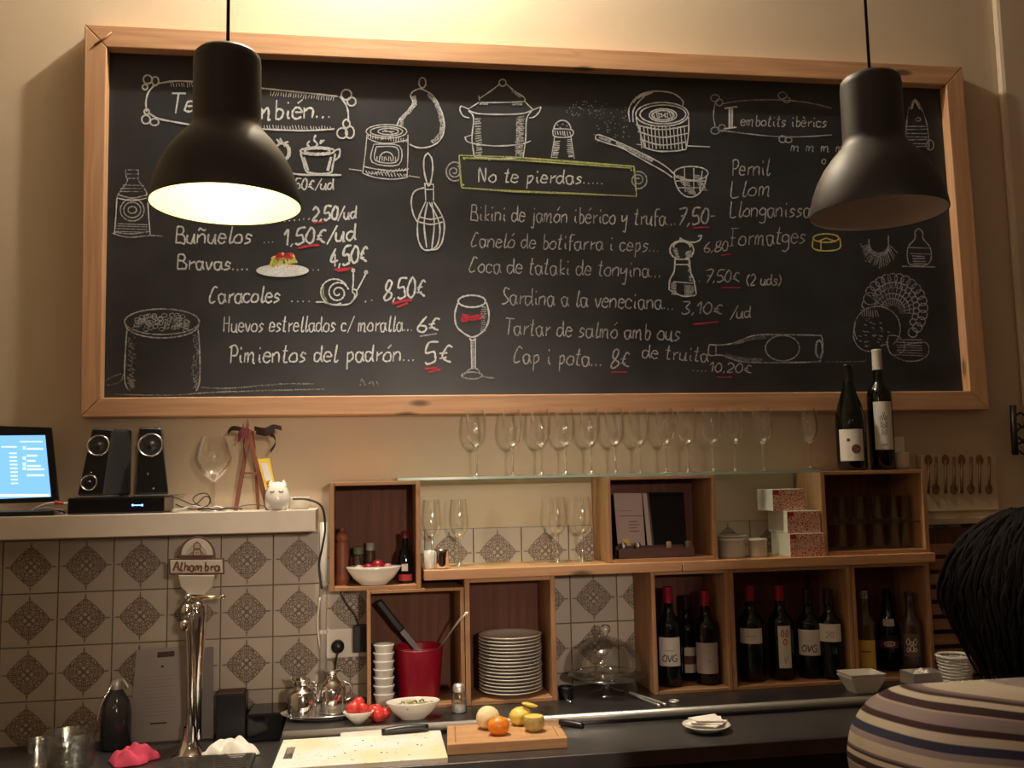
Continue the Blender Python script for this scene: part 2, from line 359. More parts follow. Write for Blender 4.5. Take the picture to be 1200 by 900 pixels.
# ------------------------------------------------------------------ single-stroke handwriting (x, y pairs; baseline 4, x-height 9, ascender d, descender 0)
G = {
'a': (5, '48 29 08 06 14 34 48;49 46 54'), 'b': (4.6, '1d 14;17 29 48 46 34 14'), 'c': (4.2, '48 29 08 05 24 45'),
'd': (5, '48 29 08 05 24 47;4d 46 54'), 'e': (4.4, '17 47 39 19 07 05 24 45'), 'f': (3.6, '4d 2d 1b 13;09 39'),
'g': (4.8, '48 29 08 06 25 46;49 42 20 01'), 'h': (4.8, '1d 14;16 29 48 44'), 'i': (2.6, '18 15 24;1b 1c'),
'j': (3.2, '29 22 10 01;2b 2c'), 'k': (4.4, '1d 14;48 16 44'), 'l': (2.8, '2d 15 24 35'), 'm': (6.8, '09 04;07 19 28 24;27 49 58 54 64'),
'n': (5, '09 04;07 29 48 44'), 'o': (4.8, '29 07 05 24 45 48 29'), 'p': (5, '19 10;18 39 48 46 24 15'), 'r': (4, '19 14;17 28 49'),
's': (4.2, '48 29 18 17 36 35 14 04'), 't': (3.6, '2d 15 24 34;0a 3a'), 'u': (5, '09 05 24 35 49;49 44 54'), 'v': (4.4, '09 24 49'),
'y': (4.8, '09 06 26 49;49 30 10'), 'x': (4.4, '09 44;49 04'), 'z': (4.4, '09 49 04 44'),
'ñ': (5, '09 04;07 29 48 44;0b 1c 3b 4c'), 'ó': (4.8, '29 07 05 24 45 48 29;2b 4d'), 'é': (4.4, '17 47 39 19 07 05 24 45;2b 4d'), 'è': (4.4, '17 47 39 19 07 05 24 45;1d 3b'),
'B': (5.4, '0d 04;0d 3d 4b 39 09;39 57 54 34 04'), 'C': (5.4, '5c 3d 19 06 14 45'), 'H': (5.6, '0d 04;4d 44;09 49'), 'P': (5, '1d 14;0c 3d 5b 48 18'),
'S': (5, '5c 2d 1b 29 47 45 14 04'), 'L': (4.4, '0d 04 44'), 'N': (5.6, '04 0d 44 4d'), 'F': (4.6, '1d 14;0d 5d;08 38'), 'I': (3, '14 1d;0d 2d;04 24'),
'T': (5.4, '0d 6d;3d 24'), 'K': (5, '0d 04;5d 08 54'), 'A': (5, '04 3d 54;18 48'),
'0': (4.6, '2d 09 06 24 46 4b 2d'), '1': (3, '0a 2d 24'), '2': (4.8, '0b 2d 4b 49 04 44'), '3': (4.6, '0d 4d 29 47 45 14 05'), '4': (4.8, '3d 07 57;3a 34'),
'5': (4.8, '5d 1d 09 39 47 45 14 05'), '6': (4.6, '4d 19 06 24 45 47 18'), '7': (4.6, '0d 5d 14;19 49'), '8': (4.6, '3d 1c 19 47 45 14 06 39 4c 3d'), '9': (4.6, '48 18 0b 2d 4c 48 24'),
',': (2, '15 03'), '.': (1.9, '04 05'), '/': (4, '03 5d'), '(': (2.8, '2d 08 23'), ')': (2.8, '0d 28 03'), '-': (3, '08 38'), '€': (5, '5a 3b 17 35 54;08 38;06 36'), ' ': (3, ''),
}
def text_strokes(txt):
    """[(list of (u, v))], total width; v: 0 baseline .. 1 ascender"""
    x = 0; out = []
    for ch in txt:
        wd, st = G.get(ch, G[' '])
        for s_ in st.split(';'):
            if not s_: continue
            p = [((x+int(q[0])), (int(q[1], 36)-4)) for q in s_.split()]
            if ch == '.': p = [(x+0.2, 0), (x+0.55, 0.9)]
            out.append([(a+0.12*b_*0.6+random.uniform(-.2, .2), b_+random.uniform(-.28, .28)) for a, b_ in p])
        x += wd+0.9
    return out, x-0.9
def sm2(p, n=4): return catmull(p, n) if len(p) > 2 else p

# ------------------------------------------------------------------ the room
LEDGE_Z, TOP_Z, LEFT_Z = 0.916, 0.887, 0.838
X0, X1 = -1.6, 4.4
wall = struct(MB().box((X0, 0, 0), (X1, 0.12, 3.9)).build('wall_back', plaster))
struct(MB().box((X0-.12, -5.2, -0.1), (X0, 0.12, 3.9)).build('wall_left', plaster))
wr = MB().box((W(1167, 0, Y=-.03).x, -0.03, 0), (4.4, 0.0, 3.9)).build('wall_right', mat('grey_plaster', (0.58, 0.48, 0.36), 0.9, noise=0.06, nscale=3, bump=0.15, bscale=90), bevel=0.014)
struct(wr)
struct(MB().box((X0-.12, -5.2, 3.9), (X1, 0.12, 4.0)).build('ceiling', ceiling_m))
struct(MB().box((X0-.12, -5.2, -0.1), (X1, 0.12, 0)).build('floor', floor_m))
# tiles: centres found on the wall, 15 cm grid
TS = 0.15; TX0 = 0.0; TZ0 = 1.3284
gx0, gx1, gz1 = TX0-3.5*TS, TX0+20.5*TS, TZ0+0.5*TS
MB().box((gx0, -0.002, 0.70), (gx1, 0.001, gz1)).build('grout', grout, wall)
tb = MB().box((-TS/2+.0016, -0.003, -TS/2+.0016), (TS/2-.0016, 0.001, TS/2-.0016)); tile0 = None
for j in range(4):
    for i in range(-3, 20):
        c = Vector((TX0+i*TS, -0.0022-random.uniform(0, .0006), TZ0-j*TS))
        if tile0 is None:
            tile0 = tb.build('tile', tile_m, wall, world=False, bevel=0.0012); t = tile0
        else:
            t = tile0.copy(); C.objects.link(t); t.parent = wall
        t.location = c; t.rotation_euler = (0, (i*3+j) % 4*PI/2, 0)

# ------------------------------------------------------------------ chalkboard
YF = -0.062; YS = -0.024
oc = [W(99, 28, Y=YF), W(1128, 78, Y=YF), W(1160, 480, Y=YF), W(94, 489, Y=YF)]
ic = [W(125, 55, Y=YF), W(1109, 99, Y=YF), W(1137, 458, Y=YF), W(118, 466, Y=YF)]
board = thing('chalkboard', (oc[3]+oc[2])/2, 'long black chalk menu board in a pine frame on the cream wall', 'blackboard', None)
bx = [p.copy() for p in ic]
sl = MB().prism([(oc[0].x+.02, oc[0].z-.02), (oc[1].x-.02, oc[1].z-.02), (oc[2].x-.02, oc[2].z+.02), (oc[3].x+.02, oc[3].z+.02)], YS, -0.001)
sl.build('slate_panel', slate, board)
def bar(quad, axis):
    MB().prism([(p.x, p.z) for p in quad], YF, -0.001).build('frame_rail', frame_w[axis], board, bevel=0.003)
# butt joints as in the photo: uprights between the rails at the top left, mitres at the right
e = 0.0006
bar([oc[0], oc[1], ic[1], ic[0]], 'X'); bar([oc[3], oc[2], ic[2], ic[3]], 'X')
bar([oc[0]-Vector((0, 0, e)), ic[0]-Vector((0, 0, e)), ic[3], oc[3]], 'Z'); bar([oc[1]-Vector((0, 0, e)), oc[2], ic[2], ic[1]-Vector((0, 0, e))], 'Z')
a, b_ = W(111, 53, Y=YF-.0015), W(131, 38, Y=YF-.0015)
MB().tube([a, b_], 0.004, 6).build('dowel', crate_w['X'], board)
ch_n = [0]
def bmap(u, v): return W(u, v, Y=YS-0.0007-ch_n[0]*0.00002)
def strokes(name, lst, wd, m, smooth=True):
    """lst: list of pixel polylines on the board"""
    ch_n[0] += 1; mb = MB(); wd = wd
    for p in lst: mb.ribbon(sm2(p) if smooth else p, wd, bmap)
    return mb.build(name, m, board)
def S(txt):
    return [[tuple(float(c) for c in q.split(',')) for q in s_.split()] for s_ in txt.split(';') if s_.strip()]
def E_(cx, cy, rx, ry, a0=0, a1=360, n=14, rot=0):
    r = math.radians(rot); o = []
    for k in range(n+1):
        a = math.radians(a0+(a1-a0)*k/n); x, y = rx*math.cos(a), ry*math.sin(a)
        o.append((cx+x*math.cos(r)-y*math.sin(r), cy+x*math.sin(r)+y*math.cos(r)))
    return o
def SP(cx, cy, r0, r1, turns, a0=0, n=20):
    return [(cx+(r0+(r1-r0)*k/n)*math.cos(math.radians(a0+turns*360*k/n)), cy+(r0+(r1-r0)*k/n)*math.sin(math.radians(a0+turns*360*k/n))) for k in range(n+1)]
def hatch(x0, y0, x1, y1, dx, dy, n, jit=0.8):
    o = []
    for k in range(n):
        t = k/(n-1); x = x0+(x1-x0)*t; y = y0+(y1-y0)*t
        o.append([(x+random.uniform(-jit, jit), y+random.uniform(-jit, jit)*.5), (x+dx+random.uniform(-jit, jit), y+dy+random.uniform(-jit, jit))])
    return o
def write(txt, x0, y0, x1, y1, h, wd=1.5, m=None, name='chalk_lettering'):
    st, tw = text_strokes(txt)
    lst = []
    for s_ in st:
        lst.append([(x0+(x1-x0)*u/tw, y0+(y1-y0)*u/tw-v*h/9) for u, v in s_])
    return strokes(name, lst, wd, m or white_ch)
write('Te', 200, 133, 229, 131, 23, 2.4); write('también...', 276, 141, 389, 138, 23, 2.4)
write('...2,50€/ud', 322, 222, 391, 222, 13, 1.8)
write('..........', 310, 262, 365, 257, 15, 1.8); write('2,50', 366, 259, 396, 257, 16, 2.5); write('/ud', 396, 257, 418, 256, 15, 2)
write('Buñuelos', 206, 285, 295, 285, 19, 2.0); write('...', 309, 285, 322, 284, 13, 1.2); write('1,50€/ud', 332, 288, 417, 281, 19, 2.4)
write('Bravas....', 208, 315, 292, 317, 17, 2.1); write('..', 366, 317, 376, 317, 12, 1.5); write('4,50€', 387, 313, 430, 306, 21, 2.6)
write('Caracoles', 245, 355, 328, 354, 19, 2.0); write('....', 341, 354, 366, 354, 13, 1.8); write('..', 427, 354, 440, 352, 13, 1.6); write('8,50€', 450, 353, 498, 347, 24, 2.3)
write('Huevos estrellados c/ moralla...', 262, 389, 484, 388, 18, 1.6); write('6€', 489, 390, 514, 387, 18, 2.2)
write('Pimientos del padrón...', 268, 425, 487, 423, 20, 1.9); write('5€', 498, 427, 529, 424, 25, 2.3)
write('No te pierdas.....', 561, 213, 708, 216, 16, 1.7)
write('Bikini de jamón ibérico y trufa...', 552, 258, 793, 264, 18, 1.4, dim_ch); write('7,50-', 795, 264, 838, 262, 19, 1.9, dim_ch)
write('Caneló de botifarra i ceps...', 552, 289, 773, 295, 17, 1.4, dim_ch); write('6,80-', 825, 296, 859, 293, 12, 1.3, dim_ch)
write('Coca de tataki de tonyina...', 550, 319, 775, 325, 18, 1.4, dim_ch); write('..', 814, 330, 822, 330, 10, 1.5, dim_ch); write('7,50€', 827, 331, 866, 330, 14, 1.4, dim_ch); write('(2 uds)', 875, 334, 916, 334, 13, 1.4, dim_ch)
write('Sardina a la veneciana...', 588, 356, 790, 363, 19, 1.5, dim_ch); write('3,10€', 799, 368, 846, 368, 14, 1.5, dim_ch); write('/ud', 856, 373, 880, 372, 14, 1.5, dim_ch)
write('Tartar de salmó amb ous', 592, 392, 797, 399, 19, 1.5, dim_ch); write('de truita', 753, 419, 830, 424, 16, 1.4, dim_ch)
write('....10,20€', 812, 435, 880, 437, 11, 1.4, dim_ch)
write('Cap i pota...', 602, 425, 706, 429, 19, 1.6, dim_ch); write('8€', 716, 432, 737, 430, 22, 1.7, dim_ch)
write('embotits ibèrics', 868, 147, 969, 149, 12, 1.3, dim_ch); write('m m m m', 927, 177, 990, 178, 11, 1.2, dim_ch); write('o', 963, 192, 968, 192, 10, 1.2, dim_ch)
write('Pernil', 857, 206, 902, 205, 19, 1.4, dim_ch); write('Llom', 857, 231, 904, 229, 19, 1.4, dim_ch); write('Llonganissa', 856, 254, 950, 254, 18, 1.4, dim_ch); write('Formatges', 856, 288, 944, 285, 20, 1.4, dim_ch)
# serif capital I
strokes('chalk_drawing', S('849,127 864,125;848,151 863,149') , 2.2, white_ch); strokes('chalk_drawing', [[(855, 127), (855, 150)], [(858, 127), (858, 149)]], 3.0, white_ch)
# red underlines
strokes('chalk_underline', S('367,261 379,260;349,291 362,288 374,287;392,316 414,314;395,318 408,316;459,356 476,352 483,352;465,360 478,355;498,432 512,431;502,436 516,433'), 2.6, red_ch)
strokes('chalk_underline', S('812,267 832,266;845,299 856,298;846,337 868,337;812,380 842,377;716,436 735,436;840,442 858,442'), 1.8, red_ch)
strokes('chalk_underline', S('492,394 512,391'), 2.0, soft_ch)
# banner, top left
bl = S('185,98 205,95 232,96 270,99 300,102;182,99 174,108 171,120 172,131;175,133 186,139 205,143 228,147;303,103 322,105 350,108 380,111 396,113;398,113 405,122 408,132 408,143;303,151 325,152 355,153 380,152 392,151')
bl += [E_(173, 93, 5, 5), E_(182, 95, 4, 5), E_(170, 102, 3, 3), E_(171, 140, 5, 5), E_(181, 143, 5, 4), E_(172, 131, 3, 3), E_(406, 111, 6, 6), E_(412, 119, 5, 5), E_(401, 156, 6, 6), E_(410, 155, 5, 7), E_(406, 145, 4, 5)]
strokes('chalk_drawing', bl, 1.9, white_ch)
strokes('chalk_drawing', hatch(200, 97, 228, 97, 1, 5, 10)+hatch(318, 107, 392, 113, -1, 5, 26)+hatch(310, 151, 388, 152, -1, -4, 24), 1.1, white_ch)
# bottle with round label, left
bo = S('147,199 148,208 149,213 141,224 137,232 136,250 134,275;162,199 162,208 163,213 170,222 173,232 174,250 176,275;147,199 162,199;148,204 162,204;148,209 162,209;138,228 155,232 173,228;131,273 150,278 176,276 192,277;133,272 155,274 176,271')
bo += [E_(155, 246, 14, 13), E_(155, 246, 10, 9), E_(155, 246, 5, 4)] + hatch(137, 262, 136, 271, 36, 1, 4) + hatch(143, 217, 140, 224, 26, 0, 3)
strokes('chalk_drawing', bo, 1.3, soft_ch); strokes('chalk_drawing', S('137,232 136,250 134,275;173,232 174,250 176,275;137,232 155,235 173,232'), 1.2, white_ch)
# steaming cup
cu = [E_(372, 177, 20, 4.5), E_(372, 177, 15, 3)] + S('352,179 356,192 361,202 386,203 390,194 393,180;391,177 398,175 397,184 390,189;341,203 360,205 400,205;363,165 360,169 363,172;370,158 368,164 372,169 369,172;377,164 375,168 380,164')
strokes('chalk_drawing', cu, 2.2, white_ch); strokes('chalk_drawing', S('356,184 361,200;388,184 384,200'), 4.5, white_ch)
# small pot hidden partly by the lamp
strokes('chalk_drawing', [E_(331, 178, 9, 10), E_(333, 178, 5, 8, -80, 80)]+S('324,163 330,168 338,166;328,162 334,172'), 2.4, white_ch)
# tin with a picture label
ti = [E_(453, 154, 24, 8), E_(453, 154, 19, 5.5), E_(455, 154, 12, 3.6)] + S('430,158 428,180 425,203;478,158 478,180 477,208;429,161 440,166 455,168 478,164;426,195 440,198 460,200 477,199;425,203 440,208 460,210 477,208;409,198 424,200;479,206 492,208;438,169 468,171 467,193 436,190 438,169;441,172 465,173 464,190 440,188 441,172')
ti += [E_(453, 186, 8, 8, 180, 360)] + hatch(431, 162, 476, 167, 0, -5, 16)
strokes('chalk_drawing', ti, 1.2, white_ch)
strokes('chalk_drawing', hatch(428, 200, 476, 204, 3, 4, 14)+hatch(431, 205, 476, 200, 3, -3, 14)+hatch(442, 183, 463, 184, 0, 5, 9)+S('448,154 462,154;450,152 460,156'), 1.3, white_ch)
# ham hanging on a ring
ha = S('484,107 481,112 484,120 480,127 474,134 468,140 465,148;500,107 508,113 515,125 520,140 520,155 514,166 503,172 490,173 480,169;484,107 492,104 500,107') + [E_(495, 97, 4, 6)]
strokes('chalk_drawing', ha, 1.6, white_ch)
strokes('chalk_drawing', S('502,110 511,121 516,136 518,150 514,160 506,167;485,112 486,122 479,131 472,138 470,148'), 4.5, soft_ch)
# whisk
wh = S('501,179 497,186 497,200 501,216 504,216 507,200 506,186 501,179;497,215 508,216;498,222 508,222;498,216 499,235;508,216 508,235;499,236 490,258 490,280 496,292 504,293;508,236 520,258 519,280 513,291 504,293;501,237 497,262 500,290;506,237 509,262 506,291;503,237 515,262 513,286 504,293;491,254 505,257 519,254;491,260 505,263 519,260;497,220 486,224 482,235 484,250 489,260')
strokes('chalk_drawing', wh, 1.7, white_ch)
# soup tureen
tu = S('561,112 562,118;561,116 576,106 586,98;593,98 602,106 614,114 615,119;562,120 588,120 615,119;549,130 555,138 553,163 556,184;623,130 617,140 616,163 613,184;549,129 560,133 588,134 612,133 624,129;540,124 539,129 543,136 550,138;634,125 632,131 626,137 620,138;540,124 550,128;634,125 624,129;545,160 550,167 580,171 610,169 622,165;544,161 553,158;561,120 550,127;615,119 624,128;556,184 585,186 613,184')
tu += [E_(589, 97, 4, 4)]
strokes('chalk_drawing', tu, 1.4, white_ch)
strokes('chalk_drawing', hatch(556, 140, 558, 182, 7, -1, 16)+hatch(605, 138, 604, 182, 9, -1, 18)+hatch(606, 140, 606, 180, 5, 3, 10), 2.2, soft_ch)
strokes('chalk_drawing', S('600,106 610,114;600,122 612,122;562,121 572,122'), 4, soft_ch)
# salt cellar
strokes('chalk_drawing', [E_(659, 152, 10, 11, 180, 360)]+S('648,152 650,160 669,160 670,152 648,151;650,160 646,185;669,160 673,186')+hatch(649, 166, 647, 184, 7, 0, 10)+hatch(664, 164, 666, 184, 6, 0, 10)+[[(653, 146), (654, 147)], [(659, 145), (660, 146)], [(664, 147), (665, 148)], [(656, 149), (657, 150)]]+hatch(650, 153, 668, 154, 1, 5, 7), 1.4, white_ch)
# sprinkled grains
gr = []
for k in range(110):
    t = random.random(); x = 665+70*t+random.uniform(-6, 6); y = 126+random.uniform(-8, 9)+(t > 0.5)*random.random()*34
    gr.append([(x, y), (x+0.9, y+0.7)])
strokes('chalk_drawing', gr, 1.1, soft_ch, False)
# basket of cheese
ba = [E_(776, 134, 31, 14), E_(777, 134, 27, 11), E_(777, 135, 16, 7.5), E_(777, 135, 13, 5.5)] + S('738,143 737,128 745,115 758,108 775,107 790,110 800,118 800,124;742,143 742,130 748,120 755,113;745,138 750,155 756,174;807,137 807,155 804,175;753,172 770,177 790,177 804,175;745,146 775,152 807,147;747,154 775,161 807,156;750,163 775,170 806,166;746,169 753,170;806,171 832,172')
ba += hatch(750, 148, 802, 149, 2, 26, 13, 0.3)
strokes('chalk_drawing', ba, 1.5, white_ch); strokes('chalk_drawing', hatch(766, 132, 788, 132, 1, 6, 8)+S('768,131 785,139;770,139 785,131'), 1.4, white_ch)
strokes('chalk_drawing', S('746,115 752,112 765,108;742,120 746,114'), 3, white_ch)
# green sign scroll
gs = S('538,182 600,184 665,189 743,195;743,195 745,218 746,230;746,230 680,227 600,224 541,220;541,220 539,200 538,182;542,185 600,187 740,197')
strokes('chalk_drawing', gs, 2.0, green_ch, False)
strokes('chalk_drawing', [SP(532, 201, 8, 1.5, 1.6, -60), E_(533, 201, 10, 11, 60, 300), SP(748, 211, 8, 1.5, 1.6, 120), E_(748, 211, 10, 10, -110, 100)], 1.6, soft_ch)
strokes('chalk_drawing', [[(543, 186), (545, 187)], [(573, 186), (574, 188)], [(542, 216), (544, 217)], [(739, 199), (741, 200)]], 2.5, green_ch)
# ladle
la = S('698,159 702,158 716,163 730,169 745,176 765,186 780,195 790,204;698,163 712,168 728,173 744,182 762,192 778,201 788,208;698,159 698,163') + [E_(810, 203, 20, 8), E_(809, 203, 19, 28, 5, 175)] + S('802,197 803,225;813,197 813,228;823,200 820,224;792,212 827,212;795,220 824,220')
strokes('chalk_drawing', la, 1.4, white_ch); strokes('chalk_drawing', S('702,161 716,166;722,167 744,178 765,189'), 4, soft_ch); strokes('chalk_drawing', hatch(793, 206, 806, 226, 10, 2, 9)+hatch(812, 205, 820, 222, 9, 1, 7), 2.2, soft_ch)
# snail
sn = [SP(396, 343, 2, 13, 1.9, 20, 26), E_(392, 342, 16, 15, 60, 330)] + S('370,354 380,354 390,357 405,357 412,354 416,346 413,342 414,339 418,341 417,348 410,356;413,340 414,330 414,318;418,341 424,330 429,320') + [E_(414, 317, 1.5, 1.5), E_(429, 319, 1.5, 1.5)]
strokes('chalk_drawing', sn, 1.7, white_ch); strokes('chalk_drawing', S('379,335 379,345 383,352'), 1.6, green_ch)
# plate of bravas
mbp = MB(); pts = E_(331, 317, 31, 7.5, n=24); mbp.add([bmap(*p) for p in pts], [list(range(len(pts)))[::-1]]); mbp.build('chalk_drawing', white_ch, board)
strokes('chalk_drawing', [[(x, y), (x+4, y-5+random.uniform(-3, 3)), (x+8, y-1)] for x, y in [(random.uniform(315, 340), random.uniform(303, 314)) for k in range(26)]], 2.4, yellow_ch)
strokes('chalk_drawing', hatch(318, 311, 344, 309, 3, -4, 12), 1.2, green_ch)
strokes('chalk_drawing', [[(x, y), (x+5, y-2), (x+7, y)] for x, y in [(random.uniform(319, 339), random.uniform(299, 303)) for k in range(10)]], 2.6, red_ch)
# jar of chickpeas
ja = [E_(190, 377, 44, 15), E_(190, 380, 43, 16, 0, 180)] + S('149,385 147,410 146,445 150,456;232,385 234,410 234,445 230,458')
strokes('chalk_drawing', ja, 1.5, soft_ch)
strokes('chalk_drawing', [E_(random.uniform(158, 222), random.uniform(369, 387), 3, 2.2, n=6) for k in range(60)], 0.9, soft_ch)
strokes('chalk_drawing', [[(random.uniform(148, 156) if k % 2 else random.uniform(224, 233), 392+k*1.0), (random.uniform(150, 160) if k % 2 else random.uniform(226, 234), 395+k*1.0)] for k in range(64)], 2.2, smudge_ch)
strokes('chalk_drawing', S('120,448 135,440 142,438;122,452 140,448 145,438;135,462 200,463 270,458'), 1.4, smudge_ch)
strokes('chalk_drawing', S('235,454 270,455 330,450 368,450;225,461 300,458 380,456;422,452 424,444 428,452;432,450 436,447 438,452;441,447 444,452'), 1.6, smudge_ch)
# wine glass
wg = [E_(553, 353, 16, 7)] + S('537,354 533,368 535,382 543,390 553,395 563,391 571,381 573,368 570,354;550,396 553,399 558,397;552,398 553,432;557,398 557,432')
strokes('chalk_drawing', wg, 1.9, white_ch); strokes('chalk_drawing', S('540,373 555,371 567,369;540,376 556,374 567,372;541,369 550,370'), 3.0, red_ch)
strokes('chalk_drawing', hatch(564, 360, 563, 388, 6, 0, 12)+S('554,400 555,432'), 2.0, soft_ch); strokes('chalk_drawing', [E_(553, 440, 12, 4)]+S('542,440 552,432 560,433 566,441 580,443'), 1.6, soft_ch)
# pepper mill
pm = [E_(799, 293, 14, 11), E_(799, 290, 10, 7, 180, 360)] + S('798,284 797,279 802,282 812,284 819,282 822,278;818,277 822,276 821,280;791,304 790,318 785,328 784,340;808,304 809,318 813,328 816,345;792,310 808,310;789,330 812,332;785,340 800,347 815,346;790,304 808,304')
strokes('chalk_drawing', pm, 1.7, white_ch)
strokes('chalk_drawing', hatch(786, 332, 787, 344, 6, 1, 7)+hatch(802, 334, 802, 346, 11, 1, 8)+hatch(806, 306, 808, 328, 3, 1, 9)+hatch(788, 290, 792, 302, 5, 2, 6)+hatch(803, 296, 804, 302, 7, -2, 4), 2.4, soft_ch)
# banner of cured meats
bn = S('845,122 870,118 910,117 945,120 975,127;840,152 870,156 910,160 945,160 975,158;838,121 836,135 838,148') + [E_(838, 115, 5, 4), E_(843, 120, 4, 4), E_(838, 153, 5, 4), E_(846, 150, 4, 4), E_(917, 112, 5, 4), E_(922, 117, 4, 3), E_(917, 163, 4, 4), E_(924, 164, 4, 3)]
strokes('chalk_drawing', bn, 1.3, soft_ch)
# wrapped fir-shaped sausage
strokes('chalk_drawing', S('1064,130 1072,116 1081,130 1087,150 1089,176;1064,130 1062,150 1061,172')+hatch(1062, 148, 1062, 172, 25, 0, 7)+[E_(1090, 170, 4, 6), E_(1076, 140, 3, 2)], 1.3, soft_ch)
strokes('chalk_drawing', S('1068,128 1072,118 1078,128'), 2.2, white_ch)
# cheese wheel
strokes('chalk_drawing', [E_(968, 279, 15, 5)]+S('953,280 953,291 968,294 984,291 984,279;962,282 962,293;968,279 958,283;968,279 980,283'), 1.6, yellow_ch)
# garland wreath
strokes('chalk_drawing', S('1008,285 1012,292;1018,280 1020,296 1030,300 1040,294 1041,276')+[[(1030+11*math.cos(a), 284+12*math.sin(a)), (1030+random.uniform(19, 24)*math.cos(a+.15), 290+random.uniform(20, 25)*math.sin(a+.15))] for a in [math.radians(10+k*7) for k in range(24)]], 1.3, soft_ch)
# small round flask
strokes('chalk_drawing', S('1072,272 1072,280 1064,290 1064,306 1070,311 1084,311 1091,304 1090,290 1082,280 1081,272 1076,268 1072,272;1057,312 1096,313;1065,290 1090,291;1066,297 1090,298')+hatch(1068, 300, 1070, 309, 16, 0, 4), 1.4, soft_ch)
# turkey
tk = [E_(1028, 385, 27, 26, 150, 405, 18), E_(1020, 350, 8, 7)] + S('1003,378 1000,392 1004,404 1014,411 1032,412;1012,352 1010,358 1013,362;1022,343 1026,352 1024,362;1062,404 1072,402 1086,402 1088,414 1078,422 1062,423 1048,418;1041,393 1052,394 1060,402 1058,412 1046,416 1040,405 1041,393')
for k in range(16):
    a = math.radians(215+k*13); tk.append(E_(1048+34*math.cos(a), 362+38*math.sin(a)*0.95, 5.5, 5.5, n=7))
for k in range(13):
    a = math.radians(225+k*14); tk.append(E_(1048+26*math.cos(a), 362+28*math.sin(a), 3.6, 3.6, n=6))
for r_ in (14, 20):
    tk.append(E_(1046, 364, r_, r_*1.0, 200, 370, 12))
tk += [[(1046+8*math.cos(a), 366+8*math.sin(a)), (1046+29*math.cos(a), 364+31*math.sin(a))] for a in [math.radians(210+k*12) for k in range(14)]]
strokes('chalk_drawing', tk, 1.2, soft_ch)
strokes('chalk_drawing', [[(x, y), (x+3, y+1)] for x, y in [(random.uniform(1006, 1040), random.uniform(372, 406)) for k in range(36)]]+hatch(1050, 398, 1052, 416, 30, 1, 7)+hatch(1010, 362, 1028, 363, 1, 9, 8), 1.2, soft_ch)
# bottle lying down
strokes('chalk_drawing', S('831,404 831,416 845,416 856,420 870,424 900,425 955,424 962,420 964,408 963,395 955,393 900,392 880,394 866,400 850,404 831,404;839,404 839,416')+[E_(917, 408, 20, 15)], 1.5, soft_ch)
strokes('chalk_drawing', S('858,403 880,397 897,395;850,416 870,421 895,422'), 4.0, smudge_ch); strokes('chalk_drawing', [E_(960, 409, 4, 10)], 2.5, soft_ch)
strokes('chalk_drawing', S('965,424 1000,424 1015,423'), 1.2, smudge_ch)

# ------------------------------------------------------------------ pendant lamps over the bar
def pendant(px, py, Y, label, inner, tilt):
    c = W(px, py, Y=Y)
    t = thing('pendant_lamp', c, label, 'lamp', 'pendant lamps over the bar')
    R_ = Matrix.Rotation(tilt, 4, 'Y')
    out = [(0.111, 0), (0.111, 0.004), (0.1085, 0.018), (0.104, 0.036), (0.096, 0.058), (0.084, 0.080), (0.069, 0.100), (0.057, 0.113), (0.0515, 0.122), (0.0500, 0.132), (0.0500, 0.222), (0.0485, 0.232), (0.043, 0.238), (0.0, 0.240)]
    inn = [(0.109, 0.0005), (0.1065, 0.018), (0.102, 0.036), (0.094, 0.057), (0.082, 0.078), (0.067, 0.098), (0.055, 0.111), (0.049, 0.122), (0.0, 0.126)]
    MB().lathe(out, seg=64, M=R_).build('lamp_shade', shade_m, t, world=False)
    MB().lathe(inn, seg=64, M=R_).build('shade_lining', inner, t, world=False)
    MB().lathe([(0.109, 0.0005), (0.111, 0)], seg=64, M=R_).build('rim', shade_m, t, world=False)
    MB().lathe([(0.0, 0.056), (0.012, 0.058), (0.022, 0.068), (0.024, 0.080), (0.019, 0.094), (0.012, 0.104), (0.012, 0.126)], seg=20, M=R_).build('bulb', bulb_on if inner is shade_in else bulb_off, t, world=False)
    tp = R_ @ Vector((0, 0, 0.240))
    MB().tube([tp, (tp.x, tp.y, 3.9-c.z)], 0.0026, 8).build('cord', black_pl, t, world=False)
    MB().lathe([(0, 0.016), (0.010, 0.015), (0.012, 0)], c=tp-Vector((0, 0, 0.002)), seg=16).build('cord_grip', black_pl, t, world=False)
    MB().lathe([(0.05, 3.9-c.z), (0.05, 3.875-c.z), (0.0, 3.865-c.z)], c=(tp.x, tp.y, 0), seg=24).build('ceiling_rose', black_pl, t, world=False)
    return t, c
bulb_on = mat('lit_bulb', (1, 0.9, 0.7), 0.5, emit=(1.0, 0.80, 0.45), estr=5)
bulb_off = mat('unlit_bulb', (0.6, 0.56, 0.5), 0.3)
lampL, cL = pendant(265, 241, -1.50, 'lit dark pendant lamp with a glowing interior, over the left of the board', shade_in, 0.0)
lampR, cR = pendant(1029, 251, -1.50, 'unlit dark grey pendant lamp hanging at the right of the board', shade_in2, 0.0)
light('pendant_light', 'POINT', cL+Vector((0, 0, 0.034)), 2.2, (1.0, 0.84, 0.62), 0.03)

# ------------------------------------------------------------------ white wall shelf with the music corner
sz1 = W(0, 606, Y=-.2).z; sz0 = W(0, 633, Y=-.2).z; sx1 = W(370, 600, Y=-.2).x
SH = sz1
tag(MB().box((-0.55, -0.20, sz0), (sx1, -0.0035, sz1)).build('wall_shelf', white_shelf_m, bevel=0.002), 'thick white floating shelf above the patterned tiles at left', 'shelf')
